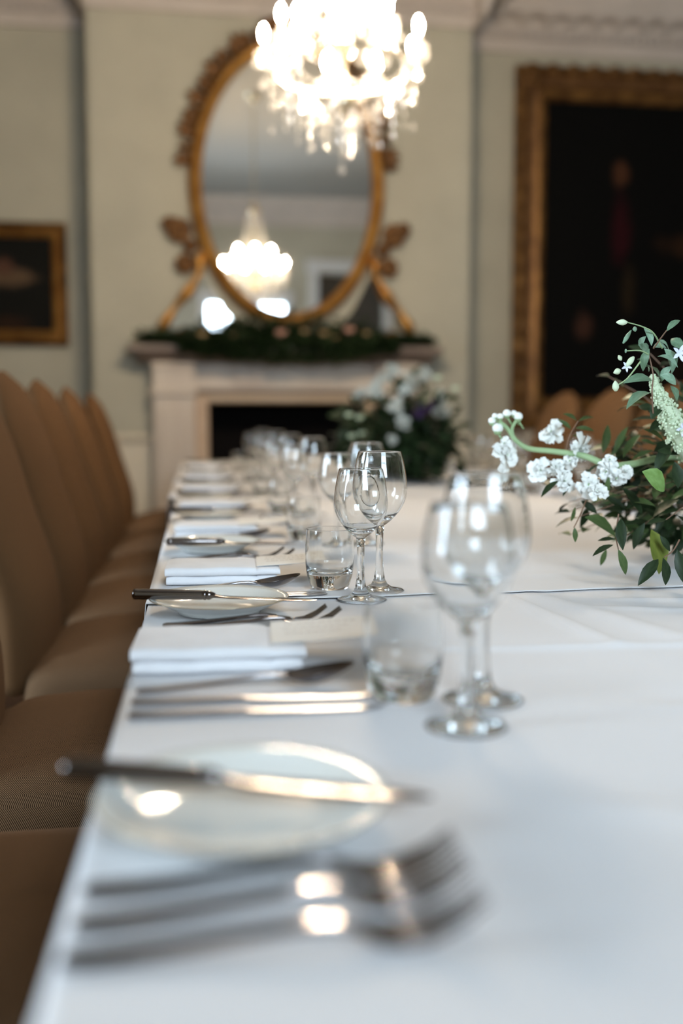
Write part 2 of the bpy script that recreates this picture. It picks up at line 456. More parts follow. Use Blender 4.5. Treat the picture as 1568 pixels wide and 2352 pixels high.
# ------------------------------------------------------------------ fireplace
fp = empty('fireplace', (.61, YB, 0), label='pale carved marble fireplace under the gilt oval mirror', cat='fireplace')
def fbx(x0, x1, y0, y1, z0, z1, name, m=m_stone, bevel=.008): return MB().box(x0 - .61, x1 - .61, y0, y1, z0, z1).build(name, m, fp, bevel=bevel)
for s in (-1, 1):
    cx = .61 + s * .77
    fbx(cx - .14, cx + .14, -.17, -.001, 0, 1.40, 'pilaster')
    fbx(cx - .155, cx + .155, -.185, -.001, 0, .17, 'plinth_block')
    fbx(cx - .155, cx + .155, -.20, -.001, 1.16, 1.205, 'capital_band')
    fbx(cx - .09, cx + .09, -.182, -.165, .28, 1.06, 'pilaster_panel', bevel=.006)
    fbx(cx - .15, cx + .15, -.19, -.001, 1.34, 1.385, 'capital', bevel=.01)
    fbx(.61 + s * .585 - .045, .61 + s * .585 + .045, -.13, -.001, 0, 1.16, 'inner_jamb', noise_mat('warm_jamb_marble', (.48, .33, .21), (.56, .41, .28), 4, .4))
fbx(-.02, 1.24, -.075, -.001, 1.20, 1.40, 'frieze')
fbx(.25, .97, -.095, -.070, 1.235, 1.365, 'frieze_panel', bevel=.006)
fbx(-.02, 1.24, -.125, -.001, FB[2], 1.175, 'lintel', noise_mat('warm_lintel_marble', (.52, .40, .28), (.58, .46, .34), 4, .4), bevel=.02)
fbx(-.02, 1.24, -.15, -.001, 1.175, 1.205, 'lintel_moulding', m_shelf, bevel=.01)
MB().extrude([(-.001, 1.385), (-.19, 1.385), (-.23, 1.415), (-.26, 1.445), (-.001, 1.445)], -1.0, 1.0).build('bed_moulding', m_shelf, fp)
fbx(-.45, 1.67, -.29, -.001, 1.445, 1.495, 'shelf', m_shelf, bevel=.012)
MB().box(-.60, -.54, .002, .385, 0, 1.2).box(.54, .60, .002, .385, 0, 1.2).box(-.6, .6, .30, .385, 0, 1.2).box(-.6, .6, .002, .385, 1.16, 1.24).build('firebox_lining', m_black, fp)
fbx(-.25, 1.47, -.55, -.2, 0, .03, 'hearth_slab')
gr = MB()
for k in range(9): gr.tube([(-.32 + k * .08, .04, .10), (-.32 + k * .08, .03, .34)], .008, 6)
gr.box(-.36, .36, .02, .05, .33, .35).box(-.36, .36, .02, .05, .09, .11).box(-.36, -.33, .02, .05, 0, .34).box(.33, .36, .02, .05, 0, .34)
gr.build('grate', m_black, fp)

# ------------------------------------------------------------------ mirror over the fireplace (tilted very slightly forward)
MCX, MCZ, MA, MBb = .625, 2.60, .63, .92
mr = empty('oval_mirror', (MCX, YB - .04, 1.50), label='tall oval mirror in a carved gilt frame above the mantelpiece', cat='mirror')
mr.rotation_euler = (R(.55), 0, 0)
mz = MCZ - 1.50
def oval(t, da=0, db=None): return (math.cos(t) * (MA + da), (math.sin(t) * (MBb + (da if db is None else db))) + mz)
v = [(0, .0, mz)] + [(oval(2 * PI * k / 96)[0], .0, oval(2 * PI * k / 96)[1]) for k in range(96)]
MB().add(v, [(0, 1 + k, 1 + (k + 1) % 96) for k in range(96)]).build('mirror_glass', m_mirror, mr, fix=False)
v = [(x, .02, z) for x, y, z in v]; v2 = [(x, .012, z) for x, y, z in v]
MB().add(v, [(0, 1 + k, 1 + (k + 1) % 96) for k in range(96)]).build('backboard', m_wood, mr, fix=False)
ring = []; fcs = []
pr = [(-.045, .0), (-.05, -.02), (-.03, -.045), (0, -.055), (.02, -.04), (.035, -.03), (.045, -.0), (.045, .015), (-.045, .015)]
for k in range(96):
    for u, y in pr:
        x, z = oval(2 * PI * k / 96, u + .0); ring.append((x, y, z))
n = len(pr)
for k in range(96):
    for j in range(n): fcs.append((k * n + j, k * n + (j + 1) % n, ((k + 1) % 96) * n + (j + 1) % n, ((k + 1) % 96) * n + j))
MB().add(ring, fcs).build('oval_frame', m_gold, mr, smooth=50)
# carved leaves around the upper outside of the oval
cl = MB()
for a, r_, l_ in ((0, .030, .09), (35, .022, .075), (-35, .022, .075), (70, .016, .055), (-70, .016, .055)):
    c_, s_ = math.cos(R(a)), math.sin(R(a))
    cl.tube([(0, -.01, 0), (l_ * .5 * s_, -.035, l_ * .5 * c_), (l_ * s_, -.02, l_ * c_)], [r_, r_ * .8, .006], 6, flat=.6)
cl.ball((0, -.03, 0), .028, 8, 6)
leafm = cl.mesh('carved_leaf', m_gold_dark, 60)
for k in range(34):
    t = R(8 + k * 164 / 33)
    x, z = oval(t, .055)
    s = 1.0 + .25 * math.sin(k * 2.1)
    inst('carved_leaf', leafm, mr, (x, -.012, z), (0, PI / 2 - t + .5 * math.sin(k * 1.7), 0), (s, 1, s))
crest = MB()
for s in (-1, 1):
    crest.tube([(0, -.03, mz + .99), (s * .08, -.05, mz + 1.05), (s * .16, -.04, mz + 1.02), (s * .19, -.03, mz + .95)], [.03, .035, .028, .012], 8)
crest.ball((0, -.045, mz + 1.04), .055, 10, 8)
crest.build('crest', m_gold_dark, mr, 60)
def rosette(x, z, r):
    mb = MB().ball((0, -.04, 0), r * .45, 10, 6)
    for k in range(7):
        a = 2 * PI * k / 7
        mb.ball((math.cos(a) * r * .62, -.025, math.sin(a) * r * .62), r * .42, 8, 5, (1, .6, 1))
    return mb.build('rosette', m_gold_dark, mr, 60, (x, 0, z))
for s in (-1, 1):
    rosette(s * .735, 2.27 - 1.5, .085); rosette(s * .80, 2.31 - 1.5, .055); rosette(s * .70, 2.05 - 1.5, .07); rosette(s * .66, 2.17 - 1.5, .05)
    path = [(s * .60, -.02, .62), (s * .60, -.03, .50), (s * .67, -.035, .38), (s * .77, -.035, .26), (s * .85, -.03, .14), (s * .87, -.02, .03)]
    pts = []
    for i in range(len(path) - 1):
        for q in range(4):
            pts.append(tuple(path[i][j] + (path[i + 1][j] - path[i][j]) * q / 4 for j in range(3)))
    pts.append(path[-1])
    MB().tube(pts, [.030 + .010 * math.sin(i * .9) for i in range(len(pts))], 8).build('scroll_leg', m_gold, mr, 60)
    MB().tube([(s * .84, -.03, .05), (s * .72, -.035, .09), (s * .62, -.035, .05), (s * .56, -.03, .09)], [.025, .035, .03, .02], 8).build('scroll_foot', m_gold_mid, mr, 60)
    sg = [(s * .60, .004, .55), (s * .68, .004, .36), (s * .83, .004, .12), (s * .85, .004, .03), (s * .25, .004, .03), (s * .45, .004, .25)]
    MB().add(sg, [tuple(range(6))]).build('side_glass', m_mirror, mr, fix=False)
MB().box(-.88, .88, -.05, .02, .0, .045).build('base_rail', m_gold_mid, mr, bevel=.012)

# ------------------------------------------------------------------ garland on the mantel shelf
gl = empty('mantel_garland', (.61, YB - .2, 1.497), label='dark leafy garland with blush roses along the mantel shelf', cat='garland')
def leaf_mesh(name, m, fold=.25, curl=.15, wide=1.0):
    # unit leaf: 0..1 along +Y, width 1 along X
    prof = [(0, .03), (.15, .55), (.35, .95), (.55, 1.0), (.75, .72), (.9, .36), (1, .02)]
    v = []; f = []
    for t, w_ in prof:
        z = -curl * (t - .35) ** 2
        v += [(-w_ * .5, t, z + fold * w_ * .18), (0, t, z), (w_ * .5, t, z + fold * w_ * .18)]
    for i in range(len(prof) - 1):
        a = i * 3
        f += [(a, a + 1, a + 4, a + 3), (a + 1, a + 2, a + 5, a + 4)]
    return MB().add(v, f).mesh(name, m, 180, fix=False)
leaf_me = [leaf_mesh('leaf', m, .3, .25 + .1 * i) for i, m in enumerate(m_leaf)]
def rose(mb, c, r):
    for k in range(9):
        a = k * 2.4; q = r * (.35 + .07 * k)
        mb.ball((c[0] + math.cos(a) * q * .6, c[1] + math.sin(a) * q * .6, c[2] + .02 * r * k), r * (.30 + .03 * k), 7, 4, (1, 1, .75))
    mb.ball(c, r * .5, 7, 5)
rnd = random.Random(5)
gm = MB()
base_leaf = leaf_me[0]
lv = [tuple(v.co) for v in base_leaf.vertices]; lf = [tuple(p.vertices) for p in base_leaf.polygons]
for k in range(4200):
    x = rnd.uniform(-.98, .98); wgt = .35 + .65 * (1 - min(1, abs(x + .02) / .75) ** 2) if abs(x) < .75 else .35
    b = (x, max(-.09, min(.05, rnd.gauss(-.015, .03))), abs(rnd.gauss(.02, .055)) * wgt + rnd.uniform(0, .07) * wgt)
    a = rnd.uniform(0, 2 * PI); el = rnd.uniform(-.3, .9); L_ = rnd.uniform(.05, .09)
    if x > -.72 and x < .72 and rnd.random() < .45: b = (x, -.118, rnd.uniform(-.13, .04) * wgt)
    tp = (b[0] + L_ * math.cos(a) * math.cos(el), max(-.17, min(.055 if b[1] > -.1 else -.1, b[1] + L_ * math.sin(a) * math.cos(el))), max(.004 if b[1] > -.09 else -.2, b[2] + L_ * math.sin(el)))
    M = aim(b, tp, .4, (rnd.uniform(-.5, .5), -.5, 1))
    gm.add([M @ Vector(p) for p in lv], lf)
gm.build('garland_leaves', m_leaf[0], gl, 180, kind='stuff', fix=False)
MB().tube([(-.97 + i * .097, .02 * math.sin(i), .02) for i in range(21)], .01, 6).build('garland_stem', m_stem_brown, gl)
for x, z, r, m in ((-.06, .075, .045, m_blush), (.40, .10, .045, m_blush), (-.58, .06, .035, m_peach), (.23, .075, .035, m_peach), (.10, .09, .03, m_peach), (-.36, .05, .035, m_peach), (.52, .08, .03, m_peach), (.01, .0, .03, m_blush), (.30, .05, .028, m_peach)):
    mb = MB(); rose(mb, (0, 0, 0), r); mb.build('rose', m, gl, 180, (x, -.08, z))

# ------------------------------------------------------------------ framed paintings
def frame_profile(mb, x0, x1, z0, z1, w_, prof, y):
    # mitred rectangular frame; prof: (t 0 outer..1 inner, depth)
    loops = []
    for t, d_ in prof:
        o = w_ * t
        loops.append([(x0 + o, y - d_, z0 + o), (x1 - o, y - d_, z0 + o), (x1 - o, y - d_, z1 - o), (x0 + o, y - d_, z1 - o)])
    v = [p for l in loops for p in l]; f = []
    for i in range(len(loops) - 1):
        for k in range(4): f.append((i * 4 + k, i * 4 + (k + 1) % 4, (i + 1) * 4 + (k + 1) % 4, (i + 1) * 4 + k))
    return mb.add(v, f)

pr_ = empty('portrait_painting', (3.45, YR - .012, .92), label='huge dark full-length portrait in a heavy gilt frame right of the fireplace', cat='painting')
pr_.rotation_euler = (0, 0, 0)
X0, X1, Z0, Z1, FWD = 2.35 - 3.45, 4.55 - 3.45, 0, 3.605 - .92, .245
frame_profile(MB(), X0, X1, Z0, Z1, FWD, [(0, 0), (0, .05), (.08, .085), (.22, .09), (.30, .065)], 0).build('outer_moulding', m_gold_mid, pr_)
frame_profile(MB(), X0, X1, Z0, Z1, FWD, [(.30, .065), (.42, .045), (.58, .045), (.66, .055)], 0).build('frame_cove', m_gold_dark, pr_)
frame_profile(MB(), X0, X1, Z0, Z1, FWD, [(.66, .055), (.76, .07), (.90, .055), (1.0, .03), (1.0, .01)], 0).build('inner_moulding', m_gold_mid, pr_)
om = MB()
for a in range(6):
    om.ball((math.cos(a * PI / 3) * .025, -.005, math.sin(a * PI / 3) * .025), .02, 7, 5)
om.ball((0, -.012, 0), .02, 8, 5)
om_me = om.mesh('frame_ornament', m_gold_mid, 60)
z = .10
while z < Z1 - .06:
    inst('frame_ornament', om_me, pr_, (X0 + .04, -.085, z), (0, z * 3, 0), (1, 1, 1.3)); z += .155
x = X0 + .12
while x < X1 - .06:
    inst('frame_ornament', om_me, pr_, (x, -.085, Z1 - .04), (0, x * 3, 0), (1.3, 1, 1)); x += .155
cor = MB()
for a in range(5):
    cor.tube([(0, 0, 0), (.05 * math.cos(a * 1.3), -.03, .05 * math.sin(a * 1.3)), (.10 * math.cos(a * 1.3 + .5), -.01, .10 * math.sin(a * 1.3 + .5))], [.03, .025, .01], 7)
cor.ball((0, -.02, 0), .035, 8, 6)
inst('corner_ornament', cor.mesh('corner_ornament', m_gold_mid, 60), pr_, (X0 + .10, -.07, Z1 - .10))
mp_ = painting_mat('portrait_canvas', (.0022, .0022, .0022), [
    (3.19 - 3.45, 2.86 - .92, .07, .10, (.06, .024, .012)), (3.20 - 3.45, 2.42 - .92, .09, .28, (.022, .003, .005)),
    (3.75 - 3.45, 2.32 - .92, .28, .09, (.022, .010, .005)), (3.27 - 3.45, 1.98 - .92, .06, .22, (.016, .010, .005)), (2.92 - 3.45, 1.72 - .92, .08, .11, (.04, .018, .012)), (3.6 - 3.45, 1.4 - .92, .3, .15, (.010, .006, .004))])
MB().add([(X0 + FWD - .005, -.018, FWD - .005), (X1 - FWD + .005, -.018, FWD - .005), (X1 - FWD + .005, -.018, Z1 - FWD + .005), (X0 + FWD - .005, -.018, Z1 - FWD + .005)], [(0, 1, 2, 3)]).build('canvas', mp_, pr_, fix=False)

pl = empty('still_life_painting', (-1.6, YR - .012, 1.52), label='small dark still life in a plain gilt frame on the left wall recess', cat='painting')
X0, X1, Z0, Z1, FWD = -.70, .70, 0, .855, .105
frame_profile(MB(), X0, X1, Z0, Z1, FWD, [(0, 0), (0, .035), (.2, .05), (.5, .03), (.55, .03)], 0).build('outer_moulding', m_gold_mid, pl)
frame_profile(MB(), X0, X1, Z0, Z1, FWD, [(.55, .03), (.75, .045), (1.0, .02), (1.0, .01)], 0).build('inner_moulding', m_gold, pl)
mp2 = painting_mat('still_life_canvas', (.008, .008, .007), [(.30, .47, .22, .07, (.10, .065, .04)), (.26, .55, .08, .07, (.09, .045, .03)), (.30, .16, .16, .06, (.025, .013, .008)), (-.2, .4, .2, .15, (.06, .04, .02))])
MB().add([(X0 + .1, -.015, .1), (X1 - .1, -.015, .1), (X1 - .1, -.015, Z1 - .1), (X0 + .1, -.015, Z1 - .1)], [(0, 1, 2, 3)]).build('canvas', mp2, pl, fix=False)

# ------------------------------------------------------------------ tables and cloths
TX0, TX1 = -.065, 1.285
def table(y0, y1, label, dx=0):
    t = empty('dining_table', ((TX0 + TX1) / 2 + dx, (y0 + y1) / 2, 0), label=label, cat='table', group='long dining tables set end to end')
    hw, hl = (TX1 - TX0) / 2, (y1 - y0) / 2
    MB().box(-hw, hw, -hl, hl, .715, .742).build('tabletop', m_tabletop, t, bevel=.004)
    MB().box(-hw + .08, hw - .08, -hl + .08, hl - .08, .665, .715).build('apron', m_tabletop, t)
    for sx in (-1, 1):
        for sy in (-1, 1):
            MB().lathe([(.024, 0), (.03, .05), (.022, .1), (.03, .5), (.034, .66)], 12, (sx * (hw - .28), sy * (hl - .12), .0)).build('leg', m_tabletop, t, 60)
table(-.62, 1.55, 'long wooden dining table under the nearest white cloth')
table(1.56, 3.70, 'long wooden dining table under the middle white cloth')
table(3.71, 5.90, 'long wooden dining table under the farthest white cloth', -.02)

def hsh(a): return (math.sin(a * 12.9898) * 43758.5453) % 1
def sm(x): x = max(0, min(1, x)); return x * x * (3 - 2 * x)
def wr(x, y):
    # soft creases and ironed folds
    z = .0012 * math.sin(x * 9 + y * 4) * math.sin(y * 6.3 - x * 2) + .0006 * math.sin(x * 31 + 5 * math.sin(y * 7)) * math.sin(y * 17)
    for (ax, ay, bx, by, h, w_) in CREASES:
        dx, dy = bx - ax, by - ay; L_ = math.hypot(dx, dy); px, py = x - ax, y - ay
        s = (px * dx + py * dy) / L_ / L_; dd = abs(px * dy - py * dx) / L_
        if -.05 < s < 1.05: z += 1.6 * h * math.exp(-(dd / w_) ** 2) * sm((s + .05) / .15) * sm((1.05 - s) / .15)
    return z
CREASES = [(.42, 1.35, .455, 1.02, .0034, .012), (.46, 1.36, .55, 1.02, .0028, .02), (.15, 1.04, 1.25, .98, .0028, .010), (.55, 1.30, 1.2, 1.16, .0022, .012), (.5, 1.24, 1.2, 1.07, .0018, .012), (.35, .80, 1.2, .70, .0016, .015),
           (.30, 1.75, 1.2, 1.72, .0018, .02), (.25, 2.0, 1.25, 2.05, .0015, .02), (.42, 1.5, 1.2, 1.6, .0012, .02), (.22, .60, .9, .35, .0012, .02)]
def cloth(label, y0, y1, zoff, front=None, drop0=False, drop1=False, x0=-.070, x1=1.292, lip=0, res=.022):
    nx = int((x1 - x0) / res); ny = max(24, int((y1 - y0) / res)); DR = .19
    rows = []
    def yfront(x): return front(x) if front else y0
    for j in range(-5 if drop0 else 0, ny + 1 + (5 if drop1 else 0)):
        row = []
        jj = min(max(j, 0), ny)
        for i in range(-7, nx + 8):
            ii = min(max(i, 0), nx)
            x = x0 + (x1 - x0) * ii / nx
            ya = yfront(x); y = ya + (y1 - ya) * jj / ny
            z = .7435 + zoff + wr(x, y) + (.0055 if True else 0)
            if lip and jj * res < .07:
                g = 1 - jj * res / .07
                z += lip * g * g * (.15 + .85 * max(0, math.sin(x * 7.0 + .3)) ** 2 * (1 if x > .35 else .15)) * (1.6 if x > .62 else 1)
            out = 0
            if i < 0 or i > nx:
                k = -i if i < 0 else i - nx; sg = -1 if i < 0 else 1
                t = k / 7; wv = .005 * math.sin(y * 23 + sg) * t + .003 * math.sin(y * 57) * t
                x += sg * (.004 * math.sin(min(1, t * 3) * PI / 2)) + (wv if sg > 0 else abs(wv))
                z -= DR * t ** 1.15
            if j < 0 or j > ny:
                k = -j if j < 0 else j - ny; sg = -1 if j < 0 else 1
                t = k / 5; y += sg * (.006 + .010 * abs(math.sin(x * 20)) * t); z -= 0.34 * t if (i >= 0 and i <= nx) else 0
            row.append((x, y, z))
        rows.append(row)
    w_ = len(rows[0]); v = [p for r_ in rows for p in r_]
    f = [(a * w_ + b, a * w_ + b + 1, (a + 1) * w_ + b + 1, (a + 1) * w_ + b) for a in range(len(rows) - 1) for b in range(w_ - 1)]
    o = MB().add(v, f).build('tablecloth', m_cloth, smooth=180, fix=False)
    sd = o.modifiers.new('thick', 'SOLIDIFY'); sd.thickness = .0012; sd.offset = -1
    return tag(o, label, 'tablecloth')
cloth('nearest white linen tablecloth with ironed creases under the foreground setting', -.63, 1.62, 0, drop0=True, res=.0075)
cloth('middle white tablecloth overlapping the nearest one in a loose seam', 1.34, 3.30, .0022, front=lambda x: 1.340 + .03 * sm((x - .1) / .6) + .012 * sm((x - .6) / .3) + .002 * math.sin(x * 25), lip=.0075, res=.010, x0=-.073, x1=1.296)
cloth('farthest white tablecloth ending before the fireplace', 3.15, 5.93, .0044, drop1=True, x0=-.095, x1=1.299)
TZ = .7505      # working cloth surface

# ------------------------------------------------------------------ upholstered dining chairs
def backrest():
    nt, ns = 22, 18; z0, zt, hw = .44, 1.132, .246
    def xc(z): return -.230 - .03 * sm((z - .55) / .3) - .12 * max(0, (z - .62) / .5) ** 1.4
    F = []; B = []
    for a in range(nt + 1):
        t = a / nt; rf = []; rb = []
        for b in range(ns + 1):
            s = -1 + 2 * b / ns; s = math.sin(s * PI / 2)
            ztop = zt - .19 * (1 - (1 - min(1, abs(s)) ** 2.3) ** .5)
            z = z0 + (ztop - z0) * t
            y = hw * s * (1 - .06 * (1 - t))
            th = (1 - abs(s) ** 3.4) ** .5 * (1 - t ** 9) ** .5
            bg_ = .038 * th + .016 * (1 - s * s) * (1 - t ** 4)
            rf.append((xc(z) - .02 + bg_, y, z)); rb.append((xc(z) - .02 - .055 * th, y, z))
        F.append(rf); B.append(rb)
    mb = MB(); w_ = ns + 1
    g = [(a * w_ + b, a * w_ + b + 1, (a + 1) * w_ + b + 1, (a + 1) * w_ + b) for a in range(nt) for b in range(ns)]
    mb.add([p for r_ in F for p in r_], g); mb.add([p for r_ in B for p in r_], [q[::-1] for q in g])
    mb.f.append(tuple(range(w_)) + tuple(range((nt + 1) * w_ + w_ - 1, (nt + 1) * w_ - 1, -1)))
    return mb
def seat():
    # rounded box cushion with domed top
    mb = MB(); n_ = 20; hx, hy = .235, .262
    rings = []
    def ringpts(sx, sy, z, e=.18, dome=0):
        pts = []
        for k in range(40):
            a = 2 * PI * k / 40
            c_, s_ = math.cos(a), math.sin(a)
            pts.append((math.copysign(abs(c_) ** e, c_) * sx, math.copysign(abs(s_) ** e, s_) * sy, z))
        return pts
    prof = [(.98, .385), (1.0, .40), (1.01, .435), (1.0, .452), (.985, .470), (.95, .484), (.9, .496), (.82, .509), (.7, .522), (.55, .533), (.38, .541), (.2, .546), (.08, .548)]
    v = []
    for q, z in prof: v += ringpts(hx * q if q > .95 else hx * q, hy * q, z, .22 if q > .9 else .34 if q > .7 else .6)
    f = [(i * 40 + k, i * 40 + (k + 1) % 40, (i + 1) * 40 + (k + 1) % 40, (i + 1) * 40 + k) for i in range(len(prof) - 1) for k in range(40)]
    f += [tuple(range(39, -1, -1)), tuple((len(prof) - 1) * 40 + k for k in range(40))]
    return mb.add(v, f)
def make_chair():
    t = empty('dining_chair')
    seat().build('seat', m_wool, t, 60)
    inst('backrest', backrest().mesh('backrest', m_wool_back, 180, weld=True), t)
    # piping seam down each side of the backrest
    for sx in (-1, 1):
        for sy in (-1, 1):
            x = .17 if sx > 0 else -.22
            MB().tube([(x * 1.0 + (.0 if sx > 0 else -.05), sy * .20, 0), (x, sy * .20, .25), (x, sy * .20, .39)], [.014, .018, .022], 8).build('leg', m_wood, t, 60)
    MB().box(-.21, .20, -.22, .22, .345, .386).build('seat_rail', m_wood, t, bevel=.005)
    return t
proto = make_chair()
ords = ['nearest', 'second', 'third', 'fourth', 'fifth', 'sixth', 'seventh', 'eighth']
chl = [(.975, 'nearest brown herringbone chair, only its dark seat showing at the bottom left'),
       (1.585, 'second nearest left chair, herringbone seat in full light beside the front plate'),
       (2.27, 'third left chair from the camera, its tall backrest filling the left frame edge'),
       (2.86, 'fourth brown wool chair from the camera on the left side of the table'),
       (3.43, 'fifth brown wool chair from the camera on the left side of the table'),
       (4.17, 'sixth brown wool chair from the camera on the left side, second from the fireplace'),
       (5.08, 'farthest brown wool chair on the left side, last before the fireplace')]
for i, (y, lb) in enumerate(chl):
    c = proto if i == 0 else copy_tree(proto)
    c.location = (-.125, y, 0); c.rotation_euler = (0, 0, R([0, .5, -.4, .3, -.5, .6, 0][i]))
    tag(c, lb, 'chair', 'brown chairs along the left side')
chr_ = [(3.45, 'nearest brown chair across the table, half hidden by the white flowers'), (4.0, 'middle brown chair across the table with rounded backrest before the portrait'), (4.58, 'farthest brown chair across the table, leftmost of the three before the portrait'), (2.85, 'brown chair across the table behind the flower arrangement, out at the right')]
for y, lb in chr_[:3]:
    c = copy_tree(proto); c.location = (1.60 - .26, y, 0); c.rotation_euler = (0, 0, PI)
    tag(c, lb, 'chair', 'brown chairs along the right side')

# ------------------------------------------------------------------ tableware: one of each kind
def shell(outer, inner): return outer + inner[::-1]
def glass_proto(name, H, rim, mx, zmx, zb, stem_r, foot, seg=48):
    root = empty(name)
    # bowl: outer wall then inner wall, stem and foot in one clear solid below it
    out = []; inn = []; n = 16
    for i in range(n + 1):
        t = i / n; z = zb + (H - zb) * t
        zz = (z - zb) / (zmx - zb)
        if z <= zmx: r = stem_r * 1.3 + (mx - stem_r * 1.3) * math.sin(min(1, max(0, zz) ** .85) * PI / 2)
        else:
            u = (z - zmx) / (H - zmx); r = mx - (mx - rim) * u ** 1.7
        out.append((r, z))
    wall = .0011
    for i in range(n + 1):
        r, z = out[i]
        if i >= 1: inn.append((max(r - wall, .001), z if i == n else z + .001))
    inn = [(0, out[1][1] + .0045)] + [(r, z) for r, z in inn if z > out[1][1] + .006]
    def near_rim(pr, dz): return [pr[-1 - 0] if False else (rim + dz + (pr[-2][0] - pr[-1][0]) * f_, H - (H - pr[-2][1]) * f_) for f_ in (.25, .06)]
    prof = [(stem_r * 1.25, zb)] + out[1:-1] + near_rim(out, 0) + [(rim + .00005, H), (rim - .0003, H + .0005), (rim - .0008, H + .0005), (rim - .00115, H)] + near_rim(out, -.0011)[::-1] + inn[:-1][::-1]
    base = [(0, .0006), (foot * .5, .0010), (foot - .001, 0), (foot, .0012), (foot * .9, .0032), (foot * .5, .0058), (stem_r * 2.1, .0105), (stem_r * 1.45, .018), (stem_r * 1.1, .030), (stem_r * .92, zb * .55), (stem_r, zb * .85), (stem_r * 1.25, zb)]
    MB().lathe(base[:-1] + prof[:], seg).build('bowl_and_stem', m_glass, root, 180)
    return root
wine_small = glass_proto('wine_glass', .180, .0297, .0368, .134, .086, .0052, .0335)
wine_large = glass_proto('wine_glass', .199, .0305, .0392, .146, .094, .0054, .0360)
def tumbler_proto():
    root = empty('water_tumbler')
    out = [(0, .0006), (.024, .0004), (.0268, .0012), (.030, .008), (.0335, .022), (.0352, .036), (.0357, .046), (.0352, .060), (.0345, .075), (.0338, .084), (.03365, .0862), (.0336, .0868), (.0333, .0873)]
    inn = [(.0328, .0873), (.0325, .0868), (.03255, .0862), (.0327, .084), (.0334, .075), (.0340, .060), (.0343, .046), (.0337, .036), (.0315, .0285), (.026, .0235), (.015, .0215), (0, .021)]
    MB().lathe(out + inn, 48).build('tumbler_body', m_glass, root, 180)
    return root
tumbler = tumbler_proto()

def flat_bar(mb, pts):
    # pts: (x, z, half width, half thickness, y centre)
    v = []; f = []
    for x, z, w_, th, yc in pts:
        v += [(x, yc - w_, z - th * .4), (x, yc - w_ * .7, z - th), (x, yc + w_ * .7, z - th), (x, yc + w_, z - th * .4), (x, yc + w_, z + th * .4), (x, yc + w_ * .7, z + th), (x, yc - w_ * .7, z + th), (x, yc - w_, z + th * .4)]
    n = len(pts)
    for i in range(n - 1):
        for k in range(8): f.append((i * 8 + k, i * 8 + (k + 1) % 8, (i + 1) * 8 + (k + 1) % 8, (i + 1) * 8 + k))
    f += [tuple(range(7, -1, -1)), tuple((n - 1) * 8 + k for k in range(8))]
    return mb.add(v, f)
HANDLE = [(0, .0020, .0052, .0012, 0), (.004, .0022, .0078, .0018, 0), (.02, .0028, .0075, .0020, 0), (.05, .0050, .0060, .0020, 0), (.085, .0085, .0045, .0019, 0), (.110, .0112, .0034, .0021, 0), (.124, .0115, .0032, .0022, 0), (.136, .0100, .0045, .0018, 0)]
def fork_proto():
    r = empty('table_fork')
    flat_bar(MB(), HANDLE).build('handle', m_steel, r, 40)
    h = MB(); flat_bar(h, [(.133, .0105, .0042, .0017, 0), (.140, .0075, .0085, .0014, 0), (.148, .0048, .0118, .0012, 0), (.158, .0040, .0122, .0011, 0)])
    for k in range(4):
        yc = -.0104 + k * .00695
        flat_bar(h, [(.156, .0040, .0019, .0011, yc), (.170, .0060, .0017, .0011, yc), (.184, .0125, .0015, .0010, yc * .97), (.196, .0215, .0010, .0007, yc * .93)])
    h.build('tines', m_steel, r, 40)
    return r
def spoon_proto():
    r = empty('dessert_spoon')
    flat_bar(MB(), HANDLE).build('handle', m_steel_light, r, 40)
    v = []; f = []; nr, ns = 8, 24
    for side, dz in ((0, 0), (1, -.0011)):
        for i in range(nr + 1):
            q = i / nr
            for k in range(ns):
                a = 2 * PI * k / ns
                x = .1655 + .0335 * q * math.cos(a); y = .0195 * q * math.sin(a) * (1 - .15 * math.cos(a))
                z = .0022 + .0105 * q * q + .0095 * max(0, (x - .140) / .06) ** 1.3 + (0 if side == 0 else dz)
                v.append((x, y, z))
    o = (nr + 1) * ns
    for s_ in range(2):
        for i in range(nr):
            for k in range(ns):
                q = (s_ * o + i * ns + k, s_ * o + i * ns + (k + 1) % ns, s_ * o + (i + 1) * ns + (k + 1) % ns, s_ * o + (i + 1) * ns + k)
                f.append(q)
    for k in range(ns): f.append((nr * ns + k, nr * ns + (k + 1) % ns, o + nr * ns + (k + 1) % ns, o + nr * ns + k))
    MB().add(v, f).build('spoon_bowl', m_steel, r, 60)
    return r
def knife_proto():
    r = empty('butter_knife')
    prof = [(0, 0), (.0042, .0005), (.0066, .002), (.0072, .005), (.0068, .008), (.0070, .012), (.0068, .05), (.0062, .088), (.0058, .090), (.0066, .0915), (.0066, .0935), (.0054, .0945), (.0062, .0965), (.0060, .0985), (.0046, .101), (.0032, .105), (0, .107)]
    MB().lathe([(a, b) for a, b in prof], 16, (0, 0, .0072), 'x').build('handle', m_steel, r, 50)
    pts = [(.104, .0062, .0032, .0022), (.112, .0050, .0060, .0013), (.125, .0044, .0088, .0010), (.17, .0036, .0096, .0009), (.21, .0030, .0092, .0008), (.226, .0028, .0062, .0006), (.234, .0027, .0018, .0005)]
    flat_bar(MB(), [(x, z, w_, th, .0015 if x > .11 else 0) for x, z, w_, th in pts]).build('blade', m_steel, r, 40)
    return r
